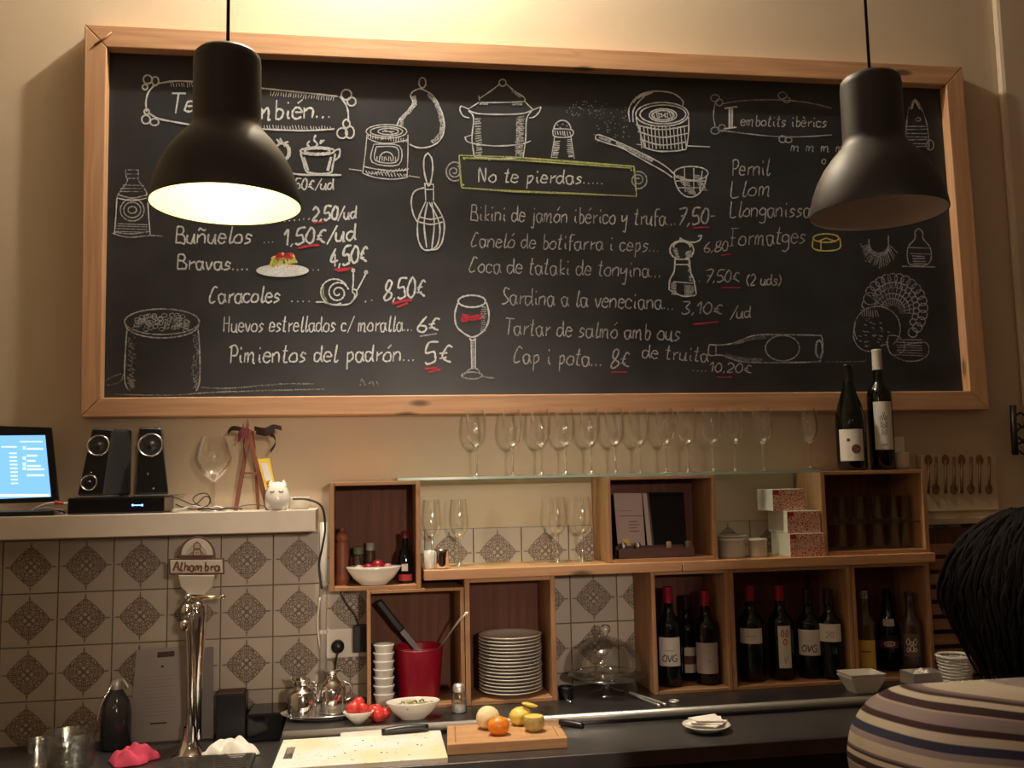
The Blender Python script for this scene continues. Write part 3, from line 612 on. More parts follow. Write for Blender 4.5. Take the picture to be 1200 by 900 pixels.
# laptop
def at_shelf(px, Y): return Vector((W(px, 590, Y=Y).x, Y, SH))
lp = thing('laptop', at_shelf(10, -.12), 'open black laptop with a bright blue screen on the white shelf', 'laptop')
yb = -0.085
q = [W(-60, 497, Y=yb), W(60, 501, Y=yb), W(69, 588, Y=yb-.02), W(-60, 592, Y=yb-.02)]
mb = MB(); th = Vector((0, 0.010, 0)); mb.add(q+[p+th for p in q], [(3, 2, 1, 0), (4, 5, 6, 7), (0, 1, 5, 4), (1, 2, 6, 5), (2, 3, 7, 6), (3, 0, 4, 7)]); mb.build('screen_lid', black_gl, lp, bevel=0.002)
d_ = Vector((0, -0.0012, 0))
def lidp(x, y): return W(x, y, Y=yb-.02*(y-499)/90)
sq = [lidp(-55, 511)+d_, lidp(53, 510)+d_, lidp(60, 582)+d_, lidp(-55, 587)+d_]
scr = mat('lit_screen', (0.02, 0.05, 0.1), 0.3, emit=(0.20, 0.48, 0.95), estr=1.05)
MB().add(sq, [(3, 2, 1, 0)]).build('screen', scr, lp)
scr_w = mat('lit_screen_marks', (0.02, 0.05, 0.1), 0.3, emit=(0.75, 0.95, 0.9), estr=1.1)
mk = MB()
def scr_rect(x0, y0, x1, y1, mb):
    def P(x, y):
        return lidp(x, y)+d_*2.0
    mb.add([P(x0, y1), P(x1, y1), P(x1, y0), P(x0, y0)], [(0, 1, 2, 3)])
for k in range(9): scr_rect(11+k*.3, 530.5+k*4.4, 20+k*.2, 532+k*4.4, mk)
for k, (a, b__) in enumerate([(527, 51), (535, 44), (541, 42), (547, 48), (551, 52), (558, 52)]): scr_rect(32, a-2, b__, a, mk)
for y in (525, 537, 544, 549): scr_rect(27, y-1.8, 30.5, y+1.8, mk)
scr_rect(24, 517, 50, 518.2, mk); scr_rect(2, 523, 20, 524.4, mk); scr_rect(-5, 579, 58.5, 582, mk)
mk.build('screen_text', scr_w, lp)
MB().box((W(-60, 590, Y=-.1).x, -.195, SH+.001), (W(76, 590, Y=-.1).x, -.09, SH+.014)).build('keyboard_base', black_pl, lp, bevel=0.003)
# amplifier box with blue lights
ab = MB().box((W(78, 595, Y=-.19).x, -.185, SH+.001), (W(192, 595, Y=-.19).x, -.045, SH+0.046)).build('audio_hub', black_gl, bevel=0.004)
tag(ab, 'low glossy black box with two blue lights under the speakers', 'amplifier')
led = mat('blue_led', (0, 0, 0.1), 0.3, emit=(0.10, 0.25, 1.0), estr=9)
for px in (155.5, 166.5):
    MB().ball(W(px, 592, Y=-.1862), 0.0028, 10, 6).build('led_light', led, ab, world=True).location = (0, 0, 0)
MB().box(W(156, 592.4, Y=-.186)-Vector((0, 0.0008, .0006)), W(166, 591.8, Y=-.186)+Vector((0, 0.0008, 0.0006))).build('led_strip', led, ab)
HUB = SH+0.047
# speakers
ring_m = mat('silver_ring', (0.6, 0.58, 0.56), 0.25, 1.0)
def speaker(label, f, side, Yb, cones, extras):
    """f: front face px TL TR BR BL, side: px of the far right edge top/bottom"""
    base = W(sum(p[0] for p in f[2:])/2, f[2][1], Y=-.14); base.z = HUB
    t = thing('speaker', base, label, 'speaker', 'pair of desktop speakers')
    Yt, Ybt = -0.120, -0.165
    F_ = [W(*f[0], Y=Yt), W(*f[1], Y=Yt), W(*f[2], Y=Ybt), W(*f[3], Y=Ybt)]
    for k in (2, 3): F_[k].z = HUB+0.003
    B_ = []
    for k, p in enumerate(F_):
        dxx = side[0 if k < 2 else 1]; B_.append(p+Vector((dxx, 0.085, 0)))
    mb = MB(); mb.add(F_+B_, [(3, 2, 1, 0), (4, 5, 6, 7), (0, 1, 5, 4), (1, 2, 6, 5), (2, 3, 7, 6), (3, 0, 4, 7)])
    mb.build('cabinet', mat('speaker_cabinet', (0.035, 0.035, 0.037), 0.4), t, bevel=0.006)
    nrm = (F_[1]-F_[0]).cross(F_[3]-F_[0]).normalized()
    if nrm.y > 0: nrm = -nrm
    cen = sum(F_, Vector((0, 0, 0)))/4
    ins = [cen+(p-cen)*0.93+nrm*0.0015 for p in F_]
    MB().add(ins+[p-nrm*.002 for p in ins], [(3, 2, 1, 0), (0, 1, 5, 4), (1, 2, 6, 5), (2, 3, 7, 6), (3, 0, 4, 7)]).build('front_panel', black_gl, t)
    rot = nrm.to_track_quat('Z', 'Y').to_matrix().to_4x4()
    for (px, py, rp) in cones:
        k = (py-f[0][1])/(f[2][1]-f[0][1]); c = W(px, py, Y=Yt+(Ybt-Yt)*k)+nrm*0.002; r = rp/400
        MB().lathe([(r*0.80, -0.001), (r*0.86, 0.003), (r*0.97, 0.004), (r, -0.001)], c=c, M=rot, seg=32).build('driver_ring', ring_m, t)
        MB().lathe([(r*0.80, 0.001), (r*0.55, 0.0002), (r*0.3, 0.0004), (r*0.22, 0.003), (0, 0.004)], c=c, M=rot, seg=28).build('driver_cone', black_pl, t)
    for (px, py, sx, sy) in extras:
        k = (py-f[0][1])/(f[2][1]-f[0][1]); c = W(px, py, Y=Yt+(Ybt-Yt)*k)+nrm*0.0022
        MB().ball(c, 0.001, 10, 6, sc=(sx, 1.2, sy)).build('badge', ring_m, t)
    MB().box((F_[3].x-.004, -.18, HUB), (F_[2].x+.03, -.07, HUB+.004)).build('foot', mat('silver_foot', (.35, .33, .31), .3, .8), t, bevel=0.001)
speaker('black desktop speaker with two silver rings, beside the laptop', [(108, 501), (132, 502), (121, 584), (90, 584)], (0.035, 0.055), 0, [(115.5, 522.5, 12.5), (104.5, 566, 9)], [(107, 554, 3, 2), (84+8, 582, 3, 2)])
speaker('black desktop speaker with one silver ring, second from the laptop', [(163, 500), (189, 501), (198, 582), (159, 583)], (-0.012, -0.02), 0, [(176.5, 522, 14)], [(173.5, 556, 2.4, 5), (180, 573, 3, 3)])
# cables and plugs
cab_w = mat('white_cable', (0.7, 0.66, 0.6), 0.5); cab_r = mat('red_plug', (0.55, 0.05, 0.03), 0.4); cab_k = mat('dark_cable', (0.04, 0.035, 0.035), 0.5)
def shelf_pts(l, Y=-.18, dz=0): return [Vector((W(x, 598, Y=Y+dy).x, Y+dy, SH+h+dz)) for x, dy, h in l]
cb = thing('audio_cable', at_shelf(60, -.15), 'white and grey audio leads with a red plug, between laptop and black box', 'cable')
MB().tube(shelf_pts([(40, .02, .016), (52, 0, .028), (64, -.008, .033), (76, 0, .03), (80, .05, .03)], dz=.002), 0.003, 8, 4).build('lead', cab_w, cb)
MB().tube(shelf_pts([(44, .01, .016), (52, 0, .019), (60, -.006, .018), (72, 0, .014), (76, .03, .01)], dz=.002), 0.0028, 8, 4).build('lead', cab_w, cb)
MB().tube(shelf_pts([(45, 0, .004), (55, 0, .006), (66, 0, .008), (74, 0, .004)]), 0.003, 8, 4).build('lead', mat('grey_cable', (.3, .28, .26), .5), cb)
MB().tube(shelf_pts([(64, -.010, .035), (69, -.010, .034), (74, -.010, .032)]), lambda t: 0.0058-.002*t, 10).build('plug', cab_r, cb)
tc_ = thing('tangled_cord', at_shelf(225, -.15), 'looped dark and white cords lying in a tangle on the white shelf', 'cable')
pts = [(200, 0, .045), (214, -.01, .03), (228, 0, .018), (240, 0, .040), (246, .01, .030), (240, 0, .008), (226, 0, .03), (232, .01, .046), (243, 0, .046), (246, 0, .02), (230, -.01, .006), (214, 0, .012), (206, .01, .02)]
MB().tube(shelf_pts(pts, dz=.003), 0.0016, 6, 5).build('loop', cab_k, tc_)
MB().tube(shelf_pts([(203, 0, .004), (214, -.008, .006), (224, 0, .014), (234, 0, .010), (246, 0, .006), (254, -.01, .010), (262, 0, .004)], dz=.003), 0.0036, 8, 4).build('lead', cab_w, tc_)
MB().tube(shelf_pts([(232, -.01, .004), (244, -.014, .008), (256, -.012, .004), (268, -.01, .008), (284, 0, .004)], dz=.002), 0.0026, 8, 4).build('loop', cab_k, tc_)
MB().tube(shelf_pts([(274, .02, .006), (290, .03, .014), (306, .03, .012), (316, .02, .002)], dz=.002), 0.0014, 6, 4).build('loop', cab_k, tc_)

def px_profile(pts, cx, Y, base_px):
    """radius/height profile from pixel half-widths at a distance"""
    s = (Y-CY)/FP*1.0
    return [(r*s, (base_px-y)*s) for r, y in pts]
def put(px, Y, z): v = W(px, 700, Y=Y); return Vector((v.x, Y, z))
# big balloon glass
t = thing('balloon_glass', at_shelf(250, -.12), 'large clear balloon glass beside the wooden easel on the white shelf', 'glass')
MB().lathe(px_profile([(15, 516), (20, 530), (22, 540), (19, 551), (12, 559), (4, 564), (2, 567)], 0, -.12, 599), c=t.location, seg=36).build('bowl', glass_t, t)
MB().lathe([(0.0045, .085), (.0038, .05), (.004, .012), (.012, .005), (.036, .0015), (.036, 0), (0, 0)], c=t.location, seg=28).build('stem', glass_sm, t)
# wooden easel with ribbons
ez = thing('easel', at_shelf(292, -.13), 'small wooden table easel with dark red ribbons tied at its top', 'easel')
Ye = -.13
def E3(x, y, Y=Ye): return W(x, y, Y=Y)
rw = wood('reddish_easel_wood', (0.30, 0.10, 0.05), (0.2, 0.06, 0.03), 'Z', .5)
def leg(p, q_, wdt=.009):
    d = (q_-p).normalized(); n = Vector((d.z, 0, -d.x))*wdt/2; y = Vector((0, .006, 0))
    vs = [p-n-y, p+n-y, p+n+y, p-n+y, q_-n-y, q_+n-y, q_+n+y, q_-n+y]
    MB().add(vs, [(0, 3, 2, 1), (4, 5, 6, 7), (0, 1, 5, 4), (1, 2, 6, 5), (2, 3, 7, 6), (3, 0, 4, 7)]).build('leg', rw, ez, bevel=.001)
p_ = E3(276, 598); p_.z = SH; leg(E3(293, 503), p_, .011)
p_ = E3(314, 592, -.125); p_.z = SH; leg(E3(290, 503, -.125), p_, .012)
p_ = E3(303, 590, -.05); p_.z = SH; leg(E3(296, 505, -.115), p_)
MB().box(E3(281, 556, -.136), E3(308, 553, -.128)).build('ledge', rw, ez)
MB().lathe([(0.004, 0), (.005, .01), (.003, .022), (0, .032)], c=E3(290, 502), seg=12).build('finial', rw, ez)
rb = mat('dark_red_ribbon', (0.16, 0.012, 0.012), 0.5); rk = mat('black_ribbon', (0.03, 0.01, 0.01), 0.5)
t = thing('ribbon_bow', E3(295, 505), 'dark red and black ribbon knotted over the top of the easel', 'ribbon')
def rib(l, wd, m, nm='ribbon_tail', Y=-.138):
    mb = MB(); P = catmull([Vector(E3(x, y, Y-.004*math.sin(k*1.3))) for k, (x, y) in enumerate(l)], 5)
    vs = []
    for i, p in enumerate(P): vs += [p+Vector((0, 0, wd/2)), p-Vector((0, -.002, wd/2))]
    vs2 = [v+Vector((0, .0016, 0)) for v in vs]; n = len(vs)
    fs = [(2*i, 2*i+1, 2*i+3, 2*i+2) for i in range(len(P)-1)]+[(n+2*i+2, n+2*i+3, n+2*i+1, n+2*i) for i in range(len(P)-1)]
    mb.add(vs+vs2, fs, True); mb.build(nm, m, t)
rib([(292, 506), (282, 503), (272, 502), (267, 507)], .013, rk); rib([(292, 508), (284, 507), (279, 513)], .028, rb)
rib([(298, 502), (310, 504), (320, 500), (330, 502)], .013, rk); rib([(300, 506), (312, 508), (322, 504)], .014, rk); rib([(304, 508), (318, 509), (323, 518), (317, 529)], .011, rk)
rib([(303, 507), (314, 508), (319, 511)], .010, rb, 'ribbon_loop'); rib([(287, 512), (285, 524), (288, 536)], .022, mat('dark_plum_ribbon', (.10, .03, .03), .6))
# small yellow packet leaning against the easel
t = thing('yellow_packet', E3(312, 575, -.15), 'yellow printed packet leaning on the right leg of the easel', 'packet')
q = [E3(302, 538, -.142), E3(316, 537, -.142), E3(323, 573, -.15), E3(311, 574, -.15)]
MB().add(q+[p+Vector((0, .005, 0)) for p in q], [(3, 2, 1, 0), (4, 5, 6, 7), (0, 1, 5, 4), (1, 2, 6, 5), (2, 3, 7, 6), (3, 0, 4, 7)]).build('wrapper', mat('yellow_print', (.85, .60, .06), .5), t)
q = [E3(306, 543, -.1436), E3(313, 542, -.1436), E3(319, 562, -.149), E3(311, 564, -.149)]
MB().add(q, [(3, 2, 1, 0)]).build('label', paper, t)
q = [E3(312, 566, -.1506), E3(320, 564, -.1506), E3(321, 570, -.1516), E3(314, 571, -.1516)]
MB().add(q, [(3, 2, 1, 0)]).build('label', ink_red, t)
# white cat-shaped pot
cp = at_shelf(325, -.17)
t = thing('cat_figurine', cp, 'white round cat shaped pot at the right end of the shelf', 'figurine')
MB().lathe([(0, 0), (.024, 0), (.031, .008), (.035, .024), (.034, .042), (.029, .058), (.022, .070), (.012, .078), (0, .080)], c=cp, seg=28).build('body', ceramic, t)
for sx in (-1, 1):
    MB().lathe([(.010, 0), (.006, .010), (0, .018)], c=cp+Vector((sx*.017, 0, .068)), seg=10).build('ear', ceramic, t)
    MB().tube([cp+Vector((sx*.018, -.0265, .054)), cp+Vector((sx*.012, -.0300, .0515)), cp+Vector((sx*.006, -.0305, .054))], .0011, 6, 3).build('eye', ink, t)
    MB().ball(cp+Vector((sx*.016, -.020, .006)), .008, 10, 6).build('paw', ceramic, t)
# low white dish
q = at_shelf(351, -.12)
tag(MB().lathe([(0, 0), (.034, 0), (.040, .03), (.042, .034), (.038, .034), (.032, .004), (0, .004)], c=q, seg=4, M=Matrix.Rotation(PI/4, 4, 'Z')).build('square_dish', ceramic, origin=q), 'small square white dish behind the cat shaped pot', 'dish')
# cable and pipe beside the shelf
tag(MB().tube([at_shelf(343, -.15)+Vector((0, 0, .03)), at_shelf(360, -.15)+Vector((0, 0, .028)), at_shelf(377, -.14)+Vector((0, 0, .006)), W(381, 618, Y=-.10), W(378, 640, Y=-.05), W(374, 662, Y=-.03), W(377, 690, Y=-.03)], 0.0032, 8, 6).build('hanging_cable', cab_k, origin=at_shelf(377, -.14)), 'dark cable drooping off the right end of the white shelf', 'cable')
pipe = thing('cable_duct', W(379, 800, Y=-.015), 'pale vertical cable duct running down the tiles beside the wooden crates', 'duct')
MB().tube([W(379, 612, Y=-.015), W(379, 700, Y=-.015), W(378, 835, Y=-.015)], 0.011, 12).build('tube', mat('duct_paint', (.62, .56, .48), .35), pipe)
for y in (684, 740): MB().lathe([(.0135, -.006), (.0135, .006)], c=W(379, y, Y=-.015), seg=16).build('clip', ceramic, pipe)
MB().tube([W(375, 700, Y=-.028), W(372, 730, Y=-.028), W(375, 760, Y=-.028)], .003, 8, 4).build('lead', cab_w, pipe)
# socket plate with plug and adapter
so = thing('wall_socket', W(397, 754, Y=-.004), 'white double socket plate with a round black plug, left of the crates', 'socket')
a, b__ = W(382, 771, Y=-.004), W(432, 735, Y=-.004)
MB().box((a.x, -.012, a.z), (b__.x, -.0035, b__.z)).build('plate', plastic_w, so, bevel=.002)
c = W(396, 757, Y=-.012); MB().lathe([(0.019, 0), (.019, .020), (.015, .026), (0, .027)], c=c, M=Matrix.Rotation(PI/2, 4, 'X'), seg=24).build('plug', black_pl, so)
MB().tube([c+Vector((0, -.02, -.015)), W(393, 778, Y=-.034), W(392, 800, Y=-.03)], .0028, 8, 4).build('cord', black_pl, so)
ad = thing('power_adapter', W(422, 750, Y=-.03), 'black power adapter plugged in with a cord, touching the left crate', 'adapter')
a, b__ = W(414, 765, Y=-.05), W(430, 733, Y=-.05)
MB().box((a.x, -.052, a.z), (b__.x, -.012, b__.z)).build('body', black_pl, ad, bevel=.003)
MB().tube([W(420, 733, Y=-.03), W(417, 722, Y=-.03), W(409, 712, Y=-.03), W(400, 696, Y=-.03), W(398, 684, Y=-.02)], .002, 6, 5).build('cord', black_pl, ad)

# ------------------------------------------------------------------ counters
# raised back ledge in steel, lower dark worktop in front, lower left counter
lx0 = W(331, 855, Y=-.365).x; LY = -.365
lg = thing('back_ledge', (1.6, -.2, LEDGE_Z), 'raised steel back counter carrying the crates and crockery', 'counter')
MB().box((lx0, LY+.012, TOP_Z+.0005), (3.18, -.0035, LEDGE_Z)).build('ledge_top', dark_steel, lg)
MB().tube([(lx0, LY+.010, LEDGE_Z-.011), (3.18, LY+.010, LEDGE_Z-.011)], .0112, 14).build('rounded_edge', steel, lg)
MB().tube([(lx0, LY+.016, LEDGE_Z-.0245), (3.18, LY+.016, LEDGE_Z-.0245)], .004, 10).build('lower_bead', steel, lg)
wt = thing('worktop', (1.6, -.48, TOP_Z), 'dark worktop in front of the steel ledge with a narrow front lip', 'counter')
FY = -.632
MB().box((lx0-.01, FY, TOP_Z-.03), (3.18, -.02, TOP_Z)).build('top', worktop_m, wt, bevel=.003)
MB().box((lx0-.01, FY-.004, TOP_Z-.036), (3.18, FY+.012, TOP_Z+.002)).build('front_lip', dark_steel, wt, bevel=.002)
MB().box((lx0-.01, FY+.03, 0), (3.18, -.02, TOP_Z-.0305)).build('cabinet_front', black_pl, wt)
lc = thing('left_counter', (.3, -.3, LEFT_Z), 'low dark counter under the beer tap at left', 'counter')
MB().box((-1.55, -.62, LEFT_Z-.04), (lx0-.012, -.02, LEFT_Z)).build('top', worktop_m, lc, bevel=.003)
MB().box((-1.55, -.60, 0), (lx0-.012, -.02, LEFT_Z-.041)).build('cabinet_front', black_pl, lc)
a = W(294, 838, Y=-.02); 
tag(MB().box((a.x, -.14, LEFT_Z+.001), (lx0-.013, -.0036, W(300, 835, Y=-.12).z)).build('black_appliance', black_gl, bevel=.006), 'black boxy appliance tucked against the left end of the ledge', 'appliance')

# ------------------------------------------------------------------ wine crates and shelves
YU, YL = -.190, -.197
PB = 1.270; PT = PB+.029; AT = 1.553
def crate(label, xl, xr, z0, z1, Yf, th=.014, back=True, thr=None, top=True, bottom=True):
    thr = thr or th
    t = thing('wooden_crate', ((xl+xr)/2, Yf/2, z0), label, 'crate', 'wine crates stacked as shelving')
    e = .0004; z0 += e; z1 -= e
    MB().box((xl, Yf, z0), (xl+th, -.0042, z1)).build('side_panel', crate_w['Z'], t, bevel=.0012)
    MB().box((xr-thr, Yf, z0), (xr, -.0042, z1)).build('side_panel', crate_w['Z'], t, bevel=.0012)
    if top: MB().box((xl+th+e, Yf+.001, z1-th*.8), (xr-thr-e, -.0042, z1)).build('top_panel', crate_w['X'], t, bevel=.0012)
    if bottom: MB().box((xl+th+e, Yf+.001, z0), (xr-thr-e, -.0042, z0+th*.8)).build('bottom_panel', crate_w['X'], t, bevel=.0012)
    if back:
        n = 1; h = (z1-z0-th*1.6)/n
        for k in range(n):
            a = z0+th*.8+k*h; MB().box((xl+th+e, -.012, a+.0008), (xr-thr-e, -.0045, a+h-.0008)).build('back_panel', crate_back, t)
    return t
def xf(px, Y, py=650): return W(px, py, Y=Y).x
FT = W(490, 690, Y=YL).z
xF0, xF1 = xf(430, YL, 755), xf(545, YL, 755)
xG1 = xf(652, YL, 755)
xA0, xA1 = xf(386, YU, 630), xf(493, YU, 630)
crateA = crate('dark stained crate at the left end, holding a white bowl and pepper mill', xA0, xA1, FT, AT, YU, .013)
crateF = crate('pine crate standing on the steel ledge around the red bucket', xF0, xF1-.001, LEDGE_Z, FT, YL, .011)
crateG = crate('pine crate on the ledge around the tall stack of plates', xF1+.001, xG1, LEDGE_Z, PB, YL, .014)
xC0, xC1 = xf(712, YU, 610), xf(840, YU, 610)
crateC = crate('crate on the upper plank holding menu cards, under the glass shelf', xC0, xC1, PT, AT, YU, .012)
xE0, xE1 = xf(964, YU, 610), xf(1088, YU, 610)
crateE = crate('crate of small glasses at the right end of the upper plank', xE0, xE1, PT, AT+.004, YU, .014)
xI0, xI1 = xf(765, YL, 745), xf(857, YL, 745)
crateI = crate('bottle crate next to the glass cake dome, with three wine bottles', xI0, xI1-.0008, LEDGE_Z, PB, YL, .012)
xJ1 = xf(1001, YL, 745)
crateJ = crate('wide bottle crate with four wine bottles, in the middle of the bottle row', xI1+.0008, xJ1-.0008, LEDGE_Z, PB, YL, .013)
xK1 = xf(1094, YL, 745)
crateK = crate('bottle crate at the right end, holding the yellow labelled bottle', xJ1+.0008, xK1, LEDGE_Z, PB, YL, .012)
xp0, xp1, xp2 = xf(497, -.207, 675), xf(800, -.207, 670), xf(1097, -.207, 668)
tag(MB().box((xp0, -.207, PB+.0003), (xp1-.001, -.0042, PT-.0003)).build('shelf_plank', plank_w, bevel=.002), 'pine shelf plank under the left wine glasses and menu crate', 'shelf', 'pine shelf planks')
p2 = MB().box((xp1+.001, -.209, PB+.0003), (xp2, -.0042, PT-.0003)).build('shelf_plank', plank_w, bevel=.002)
tag(p2, 'pine shelf plank at right, under the red patterned boxes', 'shelf', 'pine shelf planks')
# glass shelf
gl = thing('glass_shelf', (1.9, -.1, AT), 'long green edged glass shelf carrying a row of wine glasses', 'shelf')
gx0_, gx1_ = xf(466, -.2, 560), xE0-.002
MB().box((gx0_, -.196, AT+.0008), (gx1_, -.006, AT+.008)).build('pane', glass_g, gl)
MB().box((gx0_, -.1985, AT+.0008), (gx1_, -.1962, AT+.008)).build('front_edge', glass_edge, gl)
GZ = AT+.0082

# ------------------------------------------------------------------ glassware
def wine_glass(loc, label, h=.20, group='wine glasses on the glass shelf'):
    t = thing('wine_glass', loc, label, 'glass', group); s = h/.2
    MB().lathe([(r*s, z*s) for r, z in [(.0275, .2), (.031, .175), (.034, .150), (.034, .130), (.029, .108), (.018, .092), (.008, .084), (0, .082)]], seg=32).build('bowl', glass_t, t, world=False)
    MB().lathe([(r*s, z*s) for r, z in [(0, .0935), (.010, .0925), (.0155, .0905), (.012, .087), (.0065, .0835), (0, .083)]], seg=24).build('glint_lens', glass_glint, t, world=False)  # small lens added only to catch a highlight
    MB().lathe([(r*s, z*s) for r, z in [(0, .087), (.006, .085), (.0042, .075), (.0032, .05), (.0036, .015), (.008, .006), (.020, .003), (.032, .0015), (.032, 0), (0, 0)]], seg=24).build('stem', glass_sm, t, world=False)
    return t
gx = [561, 604, 638, 667, 697, 726, 755, 786, 812, 842, 868, 902, 957]
g0 = None
for i, px in enumerate(gx):
    l = put(px, -.105 if i != 12 else -.07, GZ)
    lab = f'clear wine glass on the glass shelf, {ORD[i]} from the left' if i < 12 else 'clear wine glass on the glass shelf beside the two wine bottles'
    if g0 is None: g0 = wine_glass(l, lab)
    else: dup(g0, l, lab)
gl2 = [(507, -.09, 'first'), (539, -.10, 'second'), (655, -.10, 'third'), (684, -.09, 'fourth')]
for px, Y, o_ in gl2:
    r = dup(g0, put(px, Y, PT), f'clear wine glass standing on the pine plank, {o_} from the left', scale=(.95, .95, .98)); r['group'] = 'wine glasses on the pine plank'
# small tumbler and steel cup left of the plank
def tumbler(loc, label, r=.028, h=.075, m=None, group=None, name='tumbler'):
    o = MB().lathe([(r*.9, .001), (r, h), (r*.94, h), (r*.84, .008), (0, .007)], seg=28).build(name, m or glass_sm, origin=None); o.location = loc
    return tag(o, label, 'glass', group)
tumbler(put(504, -.165, PT), 'small pale cup at the left end of the pine plank', .018, .052, ceramic_d, None, 'small_cup')
q = put(518, -.17, PT)
t = thing('steel_shaker', q, 'small shiny steel shaker on the left end of the pine plank', 'shaker')
MB().lathe([(0, 0), (.020, 0), (.022, .004), (.021, .045), (.023, .052), (.022, .056), (0, .058)], c=q, seg=28).build('body', chrome, t)
# tumblers in the right crate: two rows deep, two stacks high
tu0 = None; k = 0
for row, (zz, Y, pxs) in enumerate([(PT+.013, -.12, [985, 1007, 1028, 1047, 1066]), (PT+.098, -.12, [986, 1008, 1029, 1048, 1066])]):
    for i, px in enumerate(pxs):
        l = Vector((min(xf(px, Y, 620), xE1-.040-.0005*(4-i)), Y, zz)); lab = f'clear tumbler in the right crate, {ORD[i]} from the left, {"bottom" if row == 0 else "upper"} row'
        if tu0 is None: tu0 = tumbler(l, lab, .0235, .078, thin_glass('tumbler_glass', refl=.03), 'tumblers in the right crate'); tu0.data.name = 'tumbler'
        else:
            o = tu0.copy(); C.objects.link(o); o.location = l; o['label'] = lab
tr = MB().box((xE0+.015, -.17, PT+.0925), (xE1-.015, -.05, PT+.097)).build('glass_divider', glass_g)
tag(tr, 'thin glass sheet between the two rows of tumblers in the right crate', 'shelf')

# ------------------------------------------------------------------ bottles
def cyl_text(txt, c, r, zc, h, wd, ang, m, parent, sw=.0016, name='label_print', squeeze=1):
    st, tw = text_strokes(txt); k = wd/tw; mb = MB()
    def mp(u, v):
        a = ang+(u-tw/2)*k/r; return Vector((c.x+r*math.cos(a), c.y+r*math.sin(a), zc+(v-4.5)*h/9))
    segs = []
    for s_ in st:
        segs += [s_] if len(s_) > 4 else [[s_[j], s_[j+1]] for j in range(len(s_)-1)]
    for s_ in segs:
        P = sm2(s_, 3)
        n = len(P); vs = []; fs = []
        for i in range(n):
            a, b = P[max(i-1, 0)], P[min(i+1, n-1)]; dx, dy = (b[0]-a[0])*k, (b[1]-a[1])*h/9; L_ = math.hypot(dx, dy) or 1
            nx, ny = -dy/L_*sw/2/k, dx/L_*sw/2/(h/9)
            vs += [mp(P[i][0]+nx, P[i][1]+ny), mp(P[i][0]-nx, P[i][1]-ny)]
        for i in range(n-1): fs.append((2*i, 2*i+1, 2*i+3, 2*i+2))
        mb.add(vs, fs)
    mb.build(name, m, parent)
G['O'] = (5.4, '3d 0a 06 34 56 5a 3d'); G['V'] = (5.2, '0d 24 5d'); G['G'] = (5.6, '5c 3d 0a 06 34 55 58 38'); G["'"] = (2, '1d 1b'); G['D'] = (5.4, '0d 04;0d 3d 5a 56 34 04'); G['q'] = (4.8, '29 08 05 24 47;49 40')
def bottle(px, top, Y, z, label, cap=dark_foil, labels=(), r=.037, kind='bordeaux', glass=None, texts=(), group='wine bottles in the crates', capfrac=.16, name='wine_bottle'):
    x = xf(px, Y, (top+800)/2 if z < 1.2 else (top+550)/2)
    if z < 1.2:
        lo, hi = [(xI0+.012, xI1-.0128), (xI1+.0138, xJ1-.0138), (xJ1+.0128, xK1-.012)][0 if px < 850 else (1 if px < 1000 else 2)]
        x = min(max(x, lo+r+.003), hi-r-.003)
    h = W(px, top, Y=Y).z-z; c = Vector((x, Y, z))
    t = thing(name, c, label, 'bottle', group)
    if kind == 'bordeaux': pr = [(0, .004), (r*.9, 0), (r, .006), (r, h*.60), (r*.97, h*.635), (r*.80, h*.675), (r*.55, h*.71), (.0155, h*.75), (.0140, h*.80), (.0138, h*.985), (.0150, h*.986), (.0150, h), (0, h)]
    else: pr = [(0, .004), (r*.9, 0), (r, .006), (r, h*.44), (r*.96, h*.52), (r*.78, h*.63), (r*.55, h*.72), (.0175, h*.80), (.0145, h*.87), (.0140, h*.985), (.0155, h*.986), (.0155, h), (0, h)]
    MB().lathe(pr, c=c, seg=32).build('glass_body', glass or bottle_m, t)
    if cap: MB().lathe([(.0158, h*(1-capfrac)), (.0150, h*(.985)), (.0158, h*.99), (.0156, h+.0008), (0, h+.001)], c=c, seg=24).build('capsule', cap, t)
    ang = math.atan2(CY-Y, CX-x)
    lab_o = t
    for (f0, f1, half, off, m) in labels:
        lab_o = MB().lathe([(r+.0006, h*f0), (r+.0006, h*f1)], c=c, seg=16, a0=ang+off-half, a1=ang+off+half).build('label', m, t)
    for (txt, fz, hh, wd, off, m, sw) in texts:
        cyl_text(txt, c, r+.0010, z+h*fz, hh, wd, ang+off, m, lab_o, sw)
    return t
BZ = LEDGE_Z+.0125
bottle(784, 688, -.13, BZ, 'wine bottle with red capsule and white OVG label, left in the cake dome side crate', red_foil, [(.21, .50, .95, 0, label_w)], texts=[('OVG', .29, .020, .045, 0, ink, .0028), ('ooooooo', .37, .004, .03, 0, ink, .0006)])
bottle(805, 698, -.065, BZ, 'dark capped bottle with two small square labels, middle of the three bottle crate', dark_foil, [(.30, .40, .45, .2, label_w), (.10, .20, .45, .2, label_w), (.20, .30, .45, .2, ink_brown)])
bottle(828, 692, -.13, BZ, 'wine bottle with red capsule and plain greyish label, right in the three bottle crate', red_foil, [(.12, .45, 1.0, 0, mat('mauve_label', (.42, .34, .33), .7))], texts=[('v', .26, .012, .012, .15, ink, .001)])
bottle(880, 686, -.125, BZ, 'wine bottle with red capsule and low cream label, first in the wide crate', red_foil, [(.40, .56, 1.0, 0, label_w)], r=.038, texts=[('cccccc', .48, .006, .03, 0, ink_brown, .0006)])
bottle(915, 686, -.125, BZ, 'wine bottle with red capsule and tall narrow red printed label, second in wide crate', red_foil, [(.13, .58, .52, .30, label_w)], r=.038, texts=[('OXO', .50, .022, .022, .30, ink_red, .003), ('XOX', .41, .018, .022, .30, ink_red, .003), ('V', .22, .02, .012, .3, ink_brown, .0012)])
